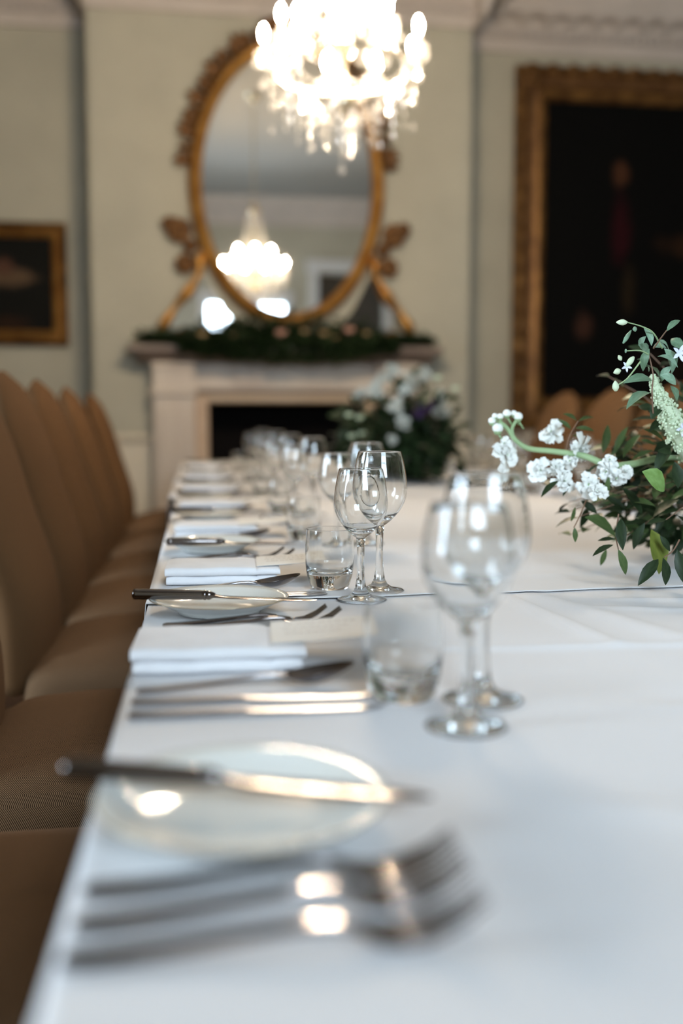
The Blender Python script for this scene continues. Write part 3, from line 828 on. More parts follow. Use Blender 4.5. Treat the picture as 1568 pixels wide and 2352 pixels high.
def dinner_knife_proto():
    r = empty('table_knife')
    flat_bar(MB(), [(0, .0026, .0050, .0014, 0), (.004, .0026, .0078, .0022, 0), (.03, .0026, .0075, .0023, 0), (.08, .0028, .0058, .0023, 0), (.096, .0030, .0050, .0022, 0)]).build('handle', m_steel_light, r, 40)
    flat_bar(MB(), [(.094, .0030, .0048, .0018, 0), (.104, .0028, .0080, .0010, .0010), (.15, .0026, .0088, .0009, .0015), (.195, .0024, .0086, .0008, .0015), (.208, .0023, .0060, .0006, .0028), (.215, .0022, .0018, .0005, .0050)]).build('blade', m_steel_light, r, 40)
    return r
fork, spoon, knife, dinner_knife = fork_proto(), spoon_proto(), knife_proto(), dinner_knife_proto()
def plate_proto():
    r = empty('side_plate')
    prof = [(0, .0030), (.045, .0030), (.050, .0004), (.053, .0004), (.054, .0032), (.066, .0085), (.080, .0150), (.0880, .0185), (.0892, .0192), (.0885, .0200), (.080, .0168), (.064, .0098), (.057, .0072), (.040, .0062), (0, .0060)]
    MB().lathe(prof, 64).build('plate_body', m_china, r, 180)
    MB().lathe([(.0886, .0201), (.0893, .0197), (.0896, .0192), (.0890, .0196)], 64).build('rim_line', m_gilt_line, r, 180)
    return r
plate = plate_proto()
def fold(mb, x0, x1, y0, y1, z0, th, n=3):
    # one folded layer: rounded fold at the front (low y), open edges at the back
    pts = []
    r = th / 2
    for k in range(9):
        a = PI / 2 + PI * k / 8
        pts.append((y0 + r + r * math.cos(a), z0 + r + r * math.sin(a)))
    pts += [(y1, z0), (y1 + .001, z0 + th * .3), (y1 - .001, z0 + th * .55), (y1 + .0005, z0 + th)]
    xs = 13; v = []; f = []; m = len(pts)
    for i in range(xs):
        x = x0 + (x1 - x0) * i / (xs - 1)
        e = .0012 * math.sin(x * 60 + z0 * 900) + .0006 * math.sin(x * 170)
        ed = .0025 if i in (0, xs - 1) else 0
        for y, z in pts: v.append((x, y + e * (1 if y < y0 + th else .6), z0 + (z - z0) * (1 - ed / th * .6) + (.0004 * math.sin(x * 90 + y * 40) if z > z0 + th * .9 else 0)))
    for i in range(xs - 1):
        for k in range(m): f.append((i * m + k, i * m + (k + 1) % m, (i + 1) * m + (k + 1) % m, (i + 1) * m + k))
    f += [tuple(range(m)), tuple((xs - 1) * m + k for k in range(m - 1, -1, -1))]
    return mb.add(v, f)
def napkin_proto():
    r = empty('folded_napkin')
    a = MB(); fold(a, -.068, .066, .0, .118, .0002, .0125); a.build('lower_fold', m_napkin, r, 60)
    b = MB(); fold(b, .0645, .096, .004, .112, .0010, .0110); fold(b, .0625, .100, .002, .108, .0135, .0095); b.build('tucked_fold', m_napkin, r, 60)
    c = MB(); fold(c, -.070, .064, -.001, .108, .0130, .0130); c.build('upper_fold', m_napkin, r, 60)
    return r
napkin = napkin_proto()
def card_proto():
    r = empty('menu_card')
    MB().box(0, .105, 0, .105, 0, .0006).build('card_sheet', m_card, r)
    mk = MB(); rr = random.Random(4)
    for row in range(3):
        x = .012 + rr.uniform(0, .012)
        while x < .092 - .01 * row:
            wd = rr.uniform(.003, .008); y = .082 - row * .022 + rr.uniform(-.0008, .0008)
            mk.tube([(x, y, .0008), (x + wd * .4, y + .0045, .0008), (x + wd, y + .0005, .0008)], .0005, 4, flat=.3)
            x += wd + rr.uniform(.0015, .004)
    mk.build('brown_script', m_ink, r)
    return r
card = card_proto()
_used = set()
def place(proto, loc, rz=0, label='', cat='', group=None, rx=0, ry=0):
    if proto.name not in _used: c = proto; _used.add(proto.name)
    else: c = copy_tree(proto)
    c.location = loc; c.rotation_euler = (rx, ry, rz)
    tag(c, label, cat, group); return c

# left side settings: y of the napkin's front edge
SET = {1: .24, 2: .955, 3: 1.470, 4: 2.07, 5: 2.66, 6: 3.25, 7: 3.95, 8: 4.85}
PLY = {1: .595, 2: 1.277, 3: 1.869, 4: 2.45, 5: 3.04, 6: 3.66, 7: 4.45, 8: 5.35}
def Z(y): return TZ + (.0022 if y > 1.34 else 0) + (.0022 if y > 3.15 else 0)
side = 'left side of the table'
for k in SET:
    n_ = SET[k]; py = PLY[k]; o_ = ords[k - 1]
    far = k >= 5
    where = {1: 'in the nearest setting', 2: 'in the second setting', 3: 'in the third setting, in focus'}.get(k, 'in the %s left setting' % o_)
    j = lambda s: (hsh(k * 7.1 + s) - .5)
    place(plate, (.024, py, Z(py)), 0, 'white side plate with a knife across it, ' + where, 'plate', 'side plates on the left')
    # knife across the plate
    x0, y0 = {1: (-.088, .634), 2: (-.086, 1.274), 3: (-.060, 1.803)}.get(k, (-.070, py + .01))
    x1, y1 = {1: (.149, .566), 2: (.147, 1.240), 3: (.176, 1.806)}.get(k, (.166, py - .01))
    yy = (y0 + y1) / 2
    place(knife, (x0, y0, Z(py) + .0185), math.atan2(y1 - y0, x1 - x0), 'silver knife lying across the side plate ' + where, 'knife', 'knives lying across side plates', ry=R(.8))
    # forks, between napkin and plate
    fy = {1: (.444, .476, .511), 2: (1.165, 1.188), 3: (1.70, 1.735)}.get(k, (py - .17, py - .135))
    tags3 = ['nearest', 'middle', 'farthest'] if len(fy) == 3 else ['nearer', 'farther']
    for q, y in enumerate(fy):
        x = {1: (-.065, -.063, -.062), 2: (-.030, -.045), 3: (-.035, -.05)}.get(k, (-.04, -.05))[q]
        place(fork, (x, y, Z(y)), R({1: (-1.0, .6, -1.2)}.get(k, (.5, -1))[q % 3]), '%s steel fork beside the napkin %s' % (tags3[q], where), 'fork', 'forks left of the napkins')
    if k == 1: continue
    place(napkin, (.018 if k > 2 else .002, n_, Z(n_)), R(-1.2 + 1.5 * j(1)), 'folded white linen napkin ' + where, 'napkin', 'folded napkins on the left')
    cd = place(card, (.084 if k > 2 else .068, n_ + .018, Z(n_) + .0240), R(-2 + 6 * j(2)), 'cream menu card tucked into the napkin ' + where, 'card', 'menu cards on the left', ry=R(-3.5))
    place(spoon, (-.058 if k == 2 else -.055, n_ - (.055 if k == 2 else   .060 if k == 3 else .038), Z(n_ - .05)), R(-.6 + (4.5 if k == 3 else 0)), 'steel spoon beside the napkin ' + where, 'spoon', 'spoons right of the napkins')
    ky = {2: (.822, .862), 3: (1.356, 1.374)}.get(k, (n_ - .12, n_ - .085))
    for q, y in enumerate(ky):
        place(dinner_knife, (-.060 if k == 2 else -.040, y, Z(y)), R((-1.2, -2.2)[q] if k == 2 else (.2, -.6)[q]), '%s steel table knife on the cloth %s' % (('nearer', 'farther')[q], where), 'knife', 'knives right of the napkins')
    tx, ty = {2: (.177, .851), 3: (.186, 1.42)}.get(k, (.205 + .03 * j(3), n_ - .06))
    place(tumbler, (tx, ty, Z(ty)), 0, 'clear rounded water tumbler ' + where, 'tumbler', 'water tumblers on the left')
    ax, ay = {2: (.210, .760), 3: (.217, 1.330), 4: (.262, 1.884)}.get(k, (.24 + .04 * j(4), n_ - .17))
    bx, by = {2: (.245, .834), 3: (.2535, 1.388), 4: (.325, 1.927)}.get(k, (ax + .055, ay + .07))
    place(wine_small, (ax, ay, Z(ay)), 0, 'smaller stemmed wine glass ' + where, 'wine glass', 'small wine glasses on the left')
    place(wine_large, (bx, by, Z(by)), 0, 'taller stemmed wine glass ' + where, 'wine glass', 'tall wine glasses on the left')
# settings across the table, seen blurred beyond the flowers
RS = {3: 2.45, 4: 3.05, 5: 3.65, 6: 4.20, 7: 4.80, 8: 5.35}
for k, n_ in RS.items():
    o_ = ords[k - 3]; where = 'in the %s setting across the table' % o_
    place(napkin, (1.21, n_ + .1, Z(n_)), PI, 'folded white napkin ' + where, 'napkin', 'folded napkins across the table')
    place(plate, (1.19, n_ - .13, Z(n_ - .13)), 0, 'white side plate ' + where, 'plate', 'side plates across the table')
    place(knife, (1.29, n_ - .13, Z(n_ - .13) + .0185), PI, 'silver knife lying across the side plate ' + where, 'knife', 'knives on plates across the table', ry=R(.8))
    dx = .06 if k == 5 else 0
    place(tumbler, (1.11 + dx, n_ + .16, Z(n_ + .16)), 0, 'clear water tumbler ' + where, 'tumbler', 'water tumblers across the table')
    place(wine_small, (1.10 + dx, n_ + .25, Z(n_ + .24)), 0, 'smaller wine glass ' + where, 'wine glass', 'small wine glasses across the table')
    place(wine_large, (1.045 + dx, n_ + .19, Z(n_ + .17)), 0, 'taller wine glass ' + where, 'wine glass', 'tall wine glasses across the table')

# ------------------------------------------------------------------ near flower arrangement
leaf_spots = [((0.554, 1.485, 0.903), (0.522, 1.476, 0.88), 0.3, 0), ((0.559, 1.427, 0.835), (0.561, 1.426, 0.812), 0.35, 1), ((0.596, 1.369, 0.816), (0.563, 1.367, 0.802), 0.32, 0), ((0.626, 1.464, 0.796), (0.618, 1.467, 0.769), 0.3, 1), ((0.595, 1.348, 0.811), (0.609, 1.348, 0.773), 0.3, 1), ((0.607, 1.371, 0.854), (0.601, 1.35, 0.811), 0.34, 0), ((0.638, 1.311, 0.802), (0.601, 1.293, 0.77), 0.32, 0), ((0.645, 1.31, 0.803), (0.656, 1.318, 0.761), 0.34, 0), ((0.664, 1.308, 0.815), (0.668, 1.294, 0.77), 0.34, 0), ((0.662, 1.382, 0.836), (0.673, 1.363, 0.773), 0.48, 2), ((0.584, 1.445, 0.85), (0.644, 1.454, 0.821), 0.45, 1), ((0.589, 1.477, 0.871), (0.613, 1.47, 0.852), 0.38, 0), ((0.628, 1.344, 0.924), (0.671, 1.349, 0.897), 0.62, 3), ((0.632, 1.422, 0.895), (0.663, 1.413, 0.856), 0.35, 0), ((0.641, 1.419, 0.875), (0.685, 1.418, 0.871), 0.35, 1), ((0.626, 1.472, 0.878), (0.653, 1.452, 0.859), 0.3, 0), ((0.619, 1.416, 0.818), (0.595, 1.425, 0.816), 0.3, 0), ((0.663, 1.412, 0.842), (0.65, 1.425, 0.8), 0.33, 0), ((0.663, 1.36, 0.829), (0.679, 1.357, 0.805), 0.33, 0), ((0.599, 1.475, 0.871), (0.591, 1.487, 0.887), 0.35, 0), ((0.579, 1.477, 0.861), (0.575, 1.482, 0.837), 0.25, 1), ((0.593, 1.479, 0.908), (0.609, 1.461, 0.931), 0.28, 0), ((0.572, 1.481, 0.898), (0.562, 1.491, 0.877), 0.3, 0), ((0.619, 1.445, 0.91), (0.616, 1.447, 0.88), 0.3, 1), ((0.593, 1.537, 0.982), (0.571, 1.534, 0.998), 0.28, 1), ((0.603, 1.537, 0.995), (0.577, 1.523, 1.008), 0.28, 1), ((0.605, 1.537, 0.995), (0.637, 1.548, 1.004), 0.24, 1), ((0.6, 1.536, 0.984), (0.63, 1.53, 0.981), 0.28, 1), ((0.596, 1.536, 0.972), (0.619, 1.541, 0.967), 0.24, 1), ((0.663, 1.574, 0.942), (0.68, 1.591, 0.991), 0.26, 1), ((0.68, 1.571, 0.939), (0.707, 1.581, 0.989), 0.2, 1), ((0.674, 1.521, 0.937), (0.709, 1.537, 0.978), 0.25, 1), ((0.688, 1.519, 0.933), (0.721, 1.511, 0.951), 0.22, 1), ((0.67, 1.518, 0.895), (0.728, 1.525, 0.935), 0.2, 0), ((0.703, 1.52, 0.965), (0.726, 1.513, 0.958), 0.3, 1), ((0.692, 1.518, 0.926), (0.727, 1.531, 0.938), 0.22, 0), ((0.703, 1.571, 0.971), (0.677, 1.586, 0.931), 0.2, 1), ((0.64, 1.353, 1.038), (0.597, 1.341, 1.023), 0.42, 4), ((0.643, 1.354, 1.054), (0.6, 1.346, 1.057), 0.42, 4), ((0.669, 1.378, 1.028), (0.648, 1.367, 0.999), 0.5, 0), ((0.679, 1.426, 1.012), (0.664, 1.448, 1.019), 0.5, 0), ((0.692, 1.423, 0.999), (0.671, 1.422, 0.98), 0.4, 0), ((0.665, 1.425, 0.983), (0.7, 1.424, 0.967), 0.3, 1), ((0.682, 1.378, 1.047), (0.69, 1.367, 1.027), 0.5, 4), ((0.707, 1.417, 0.96), (0.678, 1.418, 0.921), 0.5, 0), ((0.686, 1.367, 0.936), (0.69, 1.358, 0.898), 0.5, 0), ((0.684, 1.419, 0.95), (0.714, 1.409, 0.947), 0.5, 0), ((0.644, 1.319, 1.12), (0.665, 1.322, 1.139), 0.34, 4), ((0.633, 1.339, 1.101), (0.627, 1.346, 1.129), 0.34, 5), ((0.7, 1.38, 1.1), (0.689, 1.4, 1.119), 0.5, 4), ((0.644, 1.358, 1.101), (0.669, 1.362, 1.104), 0.5, 5), ((0.662, 1.355, 1.098), (0.688, 1.366, 1.062), 0.45, 5), ((0.632, 1.361, 1.115), (0.627, 1.375, 1.099), 0.5, 5), ((0.625, 1.361, 1.104), (0.652, 1.376, 1.087), 0.55, 5), ((0.637, 1.359, 1.098), (0.628, 1.364, 1.067), 0.4, 4), ((0.65, 1.356, 1.089), (0.674, 1.338, 1.079), 0.5, 5), ((0.668, 1.352, 1.073), (0.656, 1.367, 1.052), 0.45, 5), ((0.641, 1.387, 1.076), (0.678, 1.4, 1.07), 0.4, 4), ((0.635, 1.388, 1.086), (0.664, 1.399, 1.073), 0.4, 4), ((0.655, 1.353, 1.061), (0.681, 1.351, 1.049), 0.5, 5), ((0.664, 1.387, 1.113), (0.69, 1.391, 1.101), 0.4, 5)]
blossom_spots = [((0.497, 1.567, 0.94), 0.0234), ((0.568, 1.561, 0.978), 0.0205), ((0.603, 1.512, 0.948), 0.0221), ((0.583, 1.514, 0.932), 0.0138), ((0.536, 1.519, 0.917), 0.0187), ((0.562, 1.516, 0.922), 0.0173), ((0.564, 1.483, 0.902), 0.0176), ((0.593, 1.458, 0.898), 0.0194), ((0.62, 1.456, 0.918), 0.0194), ((0.635, 1.453, 0.907), 0.0161), ((0.594, 1.427, 0.89), 0.0144), ((0.648, 1.452, 0.918), 0.0134), ((0.625, 1.457, 0.936), 0.0094), ((0.492, 1.569, 0.959), 0.0113)]
bud_spots = [((0.473, 1.576, 0.995), 0.0064), ((0.482, 1.573, 0.983), 0.0092), ((0.486, 1.574, 1.002), 0.0057), ((0.497, 1.573, 1.007), 0.0071), ((0.515, 1.57, 1.002), 0.0078), ((0.508, 1.572, 1.007), 0.0057), ((0.478, 1.576, 1.003), 0.005)]
long_bud_spots = [((0.59, 1.328, 1.131), (0.575, 1.33, 1.131), 0.0042), ((0.601, 1.365, 1.105), (0.613, 1.365, 1.124), 0.0031), ((0.59, 1.36, 1.037), (0.589, 1.361, 1.052), 0.005), ((0.597, 1.344, 1.093), (0.595, 1.344, 1.093), 0.0031), ((0.616, 1.361, 1.086), (0.604, 1.361, 1.071), 0.0043), ((0.597, 1.362, 1.067), (0.587, 1.363, 1.063), 0.0043), ((0.594, 1.364, 1.083), (0.599, 1.363, 1.086), 0.0043), ((0.612, 1.345, 1.124), (0.606, 1.345, 1.123), 0.0037)]
stem_paths = [[(0.646, 1.473, 0.925), (0.601, 1.502, 0.94), (0.564, 1.538, 0.946), (0.532, 1.563, 0.95), (0.511, 1.567, 0.963), (0.498, 1.571, 0.982), (0.484, 1.574, 0.994)], [(0.507, 1.568, 0.968), (0.505, 1.57, 0.98), (0.508, 1.57, 0.989), (0.514, 1.57, 0.998)], [(0.585, 1.535, 0.947), (0.588, 1.536, 0.965), (0.595, 1.536, 0.98), (0.605, 1.537, 0.995)], [(0.656, 1.356, 1.098), (0.635, 1.341, 1.118), (0.615, 1.334, 1.126), (0.59, 1.328, 1.131)], [(0.644, 1.358, 1.098), (0.644, 1.339, 1.109), (0.644, 1.319, 1.12)], [(0.656, 1.377, 0.999), (0.641, 1.353, 1.036), (0.643, 1.355, 1.061), (0.637, 1.358, 1.089)], [(0.637, 1.358, 1.089), (0.621, 1.351, 1.094), (0.598, 1.344, 1.093)], [(0.625, 1.359, 1.079), (0.606, 1.359, 1.055), (0.591, 1.361, 1.045)], [(0.677, 1.328, 0.826), (0.663, 1.318, 0.812), (0.646, 1.31, 0.804)], [(0.608, 1.381, 0.859), (0.604, 1.379, 0.828), (0.603, 1.367, 0.808)], [(0.592, 1.466, 0.872), (0.574, 1.446, 0.85), (0.558, 1.427, 0.835)]]
spike_points = [((0.652, 1.373, 1.057), 0.0063), ((0.659, 1.37, 1.034), 0.0107), ((0.674, 1.376, 1.012), 0.0165), ((0.691, 1.382, 0.993), 0.0217), ((0.717, 1.396, 0.97), 0.0272), ((0.743, 1.411, 0.944), 0.0302)]
star_spots = [((0.68, 1.352, 1.091), 0.0124), ((0.605, 1.361, 1.072), 0.0081), ((0.698, 1.37, 0.983), 0.0114)]
VX, VY = .955, 1.62
arr = empty('flower_arrangement', (0, 0, 0), label='loose white stock and dark greenery arrangement leaning in from the right', cat='flowers')
arr.location = (VX, VY, TZ + .003)
OFF = Vector((VX, VY, TZ + .003))
def rel(p): return Vector(p) - OFF
MB().lathe([(0, 0), (.05, 0), (.055, .006), (.035, .02), (.04, .035), (.085, .065), (.10, .10), (.097, .103), (.080, .07), (0, .05)], 32).build('footed_bowl', m_bowl, arr, 60)
me_by = leaf_me
rnd = random.Random(21)
view_pos = Vector((0, 0, 1.0))
def put_leaf(b, t, w_, mi, up=None):
    b = rel(b); t = rel(t)
    if up is None:
        toc = (view_pos - (b + OFF)).normalized()
        up = toc * .8 + Vector((rnd.uniform(-.4, .4), rnd.uniform(-.4, .4), .7))
    return inst('leaf', leaf_me[mi], arr, M=aim(b, t, w_, up))
for b, t, w_, mi in leaf_spots: put_leaf(b, t, w_, mi)
# filling foliage: branches out of the bowl with opposite leaves
core = Vector((VX, VY, TZ + .09))
brm = MB()
nleaf = 0
tips = []
for k in range(34):
    a = rnd.uniform(0, 2 * PI); el = rnd.uniform(-.25, 1.35); L_ = rnd.uniform(.20, .31)
    tips.append((core + Vector((math.cos(a) * math.cos(el) * L_ * .85, math.sin(a) * math.cos(el) * L_, math.sin(el) * L_)), rnd.choice([0, 0, 0, 1, 1, 4])))
for a, el, L_, mi in ((PI, .05, .33, 0), (PI * .97, .22, .32, 0), (PI * 1.03, .38, .30, 1), (PI * 1.06, .1, .30, 0), (PI * 1.1, .6, .32, 0), (PI * .93, .75, .34, 1), (PI * 1.05, .9, .34, 0), (PI * 1.12, -.1, .30, 0), (PI * 1.08, .0, .36, 0), (PI * 1.14, .12, .35, 1), (PI * 1.22, .02, .34, 0), (PI * 1.0, .0, .33, 0), (PI * 1.18, .2, .28, 0), (PI * 1.0, -.12, .33, 1), (PI * 1.2, .5, .3, 0), (PI * .9, .1, .34, 0)):
    tips.append((core + Vector((math.cos(a) * math.cos(el) * L_, math.sin(a) * math.cos(el) * L_, math.sin(el) * L_)), mi))
tips = tips[34:] + tips[:34]
for tip, mi in tips:
    if tip.z < TZ + .035: tip.z = TZ + .035
    mid = core.lerp(tip, .5) + Vector((0, 0, .03))
    pts = [core + (mid - core) * 0, core.lerp(mid, .55), mid, mid.lerp(tip, .5) + Vector((0, 0, .008)), tip]
    if nleaf <= 228: brm.tube([rel(p) for p in pts], [.0016, .0015, .0013, .0011, .0007], 5)
    d = (tip - mid).normalized()
    n_ = 6
    for q in range(n_):
        if nleaf > 228: break
        p = mid.lerp(tip, q / (n_ - 1)) if q < n_ - 1 else tip
        s_ = d.cross(Vector((0, 0, 1))); s_.normalize()
        sgn = 1 if q % 2 else -1
        ll = rnd.uniform(.030, .050)
        dirn = (d * rnd.uniform(.4, .9) + s_ * sgn * rnd.uniform(.5, 1) + Vector((rnd.uniform(-.3, .3), rnd.uniform(-.3, .3), rnd.uniform(-.5, .3)))).normalized()
        e = p + dirn * ll
        if e.z < TZ + .022: e.z = TZ + .022
        put_leaf(p, e, rnd.uniform(.32, .5), mi if rnd.random() < .8 else rnd.choice([0, 1]), up=Vector((rnd.uniform(-.5, .5), rnd.uniform(-.9, .1), 1)))
        nleaf += 1
brm.build('branches', m_stem_brown, arr, 180)
for mi, cnt in ((0, 560), (1, 260)):
    fm = MB()
    for k in range(cnt):
        u = Vector((rnd.gauss(0, 1), rnd.gauss(0, 1), rnd.gauss(0, 1))).normalized() * rnd.uniform(.35, 1) ** .6
        b_ = Vector((-.05 + u.x * .21, -.03 + u.y * .23, .13 + u.z * .16))
        if b_.z < .025: b_.z = .025 + rnd.uniform(0, .05)
        dn = (u * .7 + Vector((rnd.uniform(-1, 1), rnd.uniform(-1, 1), rnd.uniform(-1, .6)))).normalized() * rnd.uniform(.03, .05)
        e_ = b_ + dn
        e_.z = max(e_.z, .02)
        M = aim(b_, e_, rnd.uniform(.35, .5), (rnd.uniform(-.6, .6), rnd.uniform(-1, 0), 1))
        fm.add([M @ Vector(q_) for q_ in lv], lf)
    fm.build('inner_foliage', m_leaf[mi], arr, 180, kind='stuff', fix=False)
for i, path in enumerate(stem_paths):
    green = i < 2
    ps = [rel(p) for p in path]
    if i == 0: ps = [rel(core), rel(core).lerp(ps[0], .5) + Vector((0, 0, .05))] + ps
    # smooth the path
    out = []
    for a in range(len(ps) - 1):
        p0 = ps[max(a - 1, 0)]; p1 = ps[a]; p2 = ps[a + 1]; p3 = ps[min(a + 2, len(ps) - 1)]
        for q in range(4):
            t = q / 4; out.append(.5 * ((2 * p1) + (p2 - p0) * t + (2 * p0 - 5 * p1 + 4 * p2 - p3) * t * t + (3 * p1 - p0 - 3 * p2 + p3) * t ** 3))
    out.append(ps[-1])
    r0, r1 = (.0062, .0034) if i == 0 else (.0030, .0026) if i == 1 else (.0012, .0008)
    rr = [r0 + (r1 - r0) * a / (len(out) - 1) for a in range(len(out))]
    MB().tube(out, rr, 8).build('flower_stem' if green else 'twig', m_stem_green if green or i in (3, 6, 7) else m_stem_brown, arr, 180)
# ruffled stock blossoms: cupped petals in two layers
def petal_mesh(name, m):
    v = []; f = []; n_ = 6
    for i in range(n_ + 1):
        t = i / n_
        w_ = .18 + .82 * math.sin(min(1, t * 1.15) * PI / 2) if t < .85 else .95 - .9 * (t - .85) / .15 * .5
        for jx in range(5):
            u = jx / 4 - .5
            z = -.28 * t * t + .12 * t + .16 * math.sin(jx * 2.2 + 3 * t) * t * t + .2 * u * u
            v.append((u * w_, t - (.10 * abs(u) * 2 if i == n_ else 0), z))
    for i in range(n_):
        for jx in range(4): a = i * 5 + jx; f.append((a, a + 1, a + 6, a + 5))
    return MB().add(v, f).mesh(name, m, 180, fix=False)
pet = petal_mesh('petal', m_petal)
pv = [tuple(v.co) for v in pet.vertices]; pf = [tuple(p.vertices) for p in pet.polygons]
def blossom(mb, c, r, seed):
    q = random.Random(seed); c = Vector(c)
    ax = Vector((q.uniform(-.7, .3), q.uniform(-1, -.3), q.uniform(-.2, .6))).normalized()
    s_ = ax.cross(Vector((0, 0, 1))).normalized(); t_ = ax.cross(s_)
    for layer, (n_, tilt, L_) in enumerate(((5, .0, 1.05), (5, .45, .95), (4, .9, .8), (4, 1.25, .6))):
        for k in range(n_):
            a = 2 * PI * k / n_ + layer * .6 + q.uniform(-.2, .2)
            rad = s_ * math.cos(a) + t_ * math.sin(a)
            dr = (rad * math.cos(tilt) + ax * math.sin(tilt)).normalized()
            b = c - ax * r * .3
            dr = (dr + Vector((q.uniform(-.3, .3), q.uniform(-.3, .3), q.uniform(-.3, .3)))).normalized()
            M = aim(b, b + dr * r * L_ * q.uniform(.85, 1.3), q.uniform(.6, .85), ax - rad * q.uniform(.0, .7) + Vector((q.uniform(-.4, .4), 0, q.uniform(-.4, .4))))
            mb.add([M @ Vector(p) for p in pv], pf)
for i, (c_, r_) in enumerate(blossom_spots):
    mb = MB(); blossom(mb, (0, 0, 0), r_, i)
    o = mb.build('stock_blossom', m_petal, arr, 180, rel(c_), fix=False)
    MB().tube([(0, 0, 0), tuple((Vector((0, .012, -.006))))], .0015, 5).build('calyx', m_stem_green, o, 180)
for c_, r_ in bud_spots:
    o = MB().ball((0, 0, 0), r_, 10, 8, (1, 1, .9)).build('flower_bud', m_petal, arr, 180, rel(c_))
    MB().ball((0, 0, -r_ * .45), r_ * .8, 8, 6).tube([(0, 0, -r_ * .8), (.010, .002, -r_ * .8 - .014)], .0016, 5).build('calyx', m_stem_green, o, 180)
def long_bud(b, t, r_, m):
    b = rel(b); t = rel(t)
    pts = [b.lerp(t, k / 6) for k in range(7)]
    return MB().tube(pts, [r_ * x for x in (.35, .75, 1, 1, .85, .55, .15)], 8).build('flower_bud', m, arr, 180)
for b, t, r_ in long_bud_spots: long_bud(b, t, r_, m_petal_green if r_ > .004 else m_leaf[5])
sb_ = MB(); q = random.Random(9)
sp = [(rel(p), r_) for p, r_ in spike_points]
for a in range(len(sp) - 1):
    for k in range(150):
        t = q.random(); c_ = sp[a][0].lerp(sp[a + 1][0], t); r_ = sp[a][1] + (sp[a + 1][1] - sp[a][1]) * t
        dv = Vector((q.gauss(0, 1), q.gauss(0, 1), q.gauss(0, 1))).normalized() * r_ * q.uniform(.75, 1.05)
        sb_.ball(c_ + dv, q.uniform(.0014, .0028), 5, 3)
sb_.build('spike_florets', m_petal_green, arr, 180, kind='stuff')
MB().tube([p for p, r_ in sp], [r_ * .75 for p, r_ in sp], 8).build('flower_spike', m_petal_green, arr, 180, label='pale green fluffy flower spike')
for i, (c_, r_) in enumerate(star_spots):
    mb = MB(); q = random.Random(i + 40)
    for k in range(5):
        a = 2 * PI * k / 5 + i
        dr = Vector((math.cos(a), -.35, math.sin(a)))
        M = aim((0, 0, 0), dr * r_, .42, (0, -1, .2)); mb.add([M @ Vector(p) for p in lv], lf)
    mb.build('star_flower', m_petal_blue, arr, 180, rel(c_), fix=False)
# more white blossoms deeper in and on the far side
for i, (dx, dy, dz, r_) in enumerate(((-.10, -.06, .20, .022), (.02, -.15, .22, .024), (.10, -.05, .26, .024), (.12, .10, .20, .024), (-.02, .14, .22, .024), (.18, -.10, .12, .022), (.0, -.02, .30, .024))):
    mb = MB(); blossom(mb, (0, 0, 0), r_, 60 + i); mb.build('stock_blossom', m_petal, arr, 180, (dx, dy, dz + .03), fix=False)

# ------------------------------------------------------------------ far centrepiece
fa = empty('flower_centrepiece', (.77, 3.84, Z(3.84)), label='dark bushy centrepiece with white and purple flowers in a grey bowl before the fireplace', cat='flowers')
MB().lathe([(0, 0), (.07, 0), (.075, .008), (.05, .02), (.06, .04), (.115, .08), (.125, .125), (.12, .127), (.10, .09), (0, .07)], 32).build('footed_bowl', m_bowl, fa, 60)
rnd = random.Random(8)
core = Vector((0, 0, .14)); brm = MB(); nl = 0
for k in range(70):
    a = rnd.uniform(0, 2 * PI); el = rnd.uniform(-.55, 1.4)
    L_ = .22 + .04 * math.sin(3 * a) + (.03 if math.cos(a) > 0 else 0)
    tip = core + Vector((math.cos(a) * math.cos(el), math.sin(a) * math.cos(el), .95 * math.sin(el))) * L_
    tip.z = max(.02, tip.z)
    mid = core.lerp(tip, .45)
    brm.tube([core, mid, tip], [.002, .0016, .001], 5)
    d = (tip - mid).normalized(); s_ = d.cross(Vector((0, 0, 1))).normalized()
    for q in range(4):
        p = mid.lerp(tip, q / 3)
        dirn = (d * .6 + s_ * (1 if q % 2 else -1) * rnd.uniform(.3, 1) + Vector((rnd.uniform(-.4, .4), rnd.uniform(-.4, .4), rnd.uniform(-.6, .4)))).normalized()
        e = p + dirn * rnd.uniform(.055, .085); e.z = max(.012, e.z)
        inst('leaf', leaf_me[0] if rnd.random() < .93 else leaf_me[1], fa, M=aim(p, e, rnd.uniform(.45, .65), (rnd.uniform(-.6, .6), -.6, .8))); nl += 1
brm.build('branches', m_stem_brown, fa, 180)
fm = MB()
for k in range(1100):
    u = Vector((rnd.gauss(0, 1), rnd.gauss(0, 1), rnd.gauss(0, 1))).normalized() * rnd.uniform(.3, 1) ** .6
    b_ = Vector((u.x * .22, u.y * .20, .16 + u.z * .15))
    if b_.z > .24 and abs(b_.x) < .16 and rnd.random() < .5: continue
    e_ = b_ + (u * .6 + Vector((rnd.uniform(-1, 1), rnd.uniform(-1, 1), rnd.uniform(-1, .5)))).normalized() * rnd.uniform(.04, .07)
    e_.z = max(e_.z, .012); b_.z = max(b_.z, .02)
    M = aim(b_, e_, rnd.uniform(.45, .65), (rnd.uniform(-.6, .6), rnd.uniform(-1, 0), 1))
    fm.add([M @ Vector(q_) for q_ in lv], lf)
fm.build('inner_foliage', m_leaf[0], fa, 180, kind='stuff', fix=False)
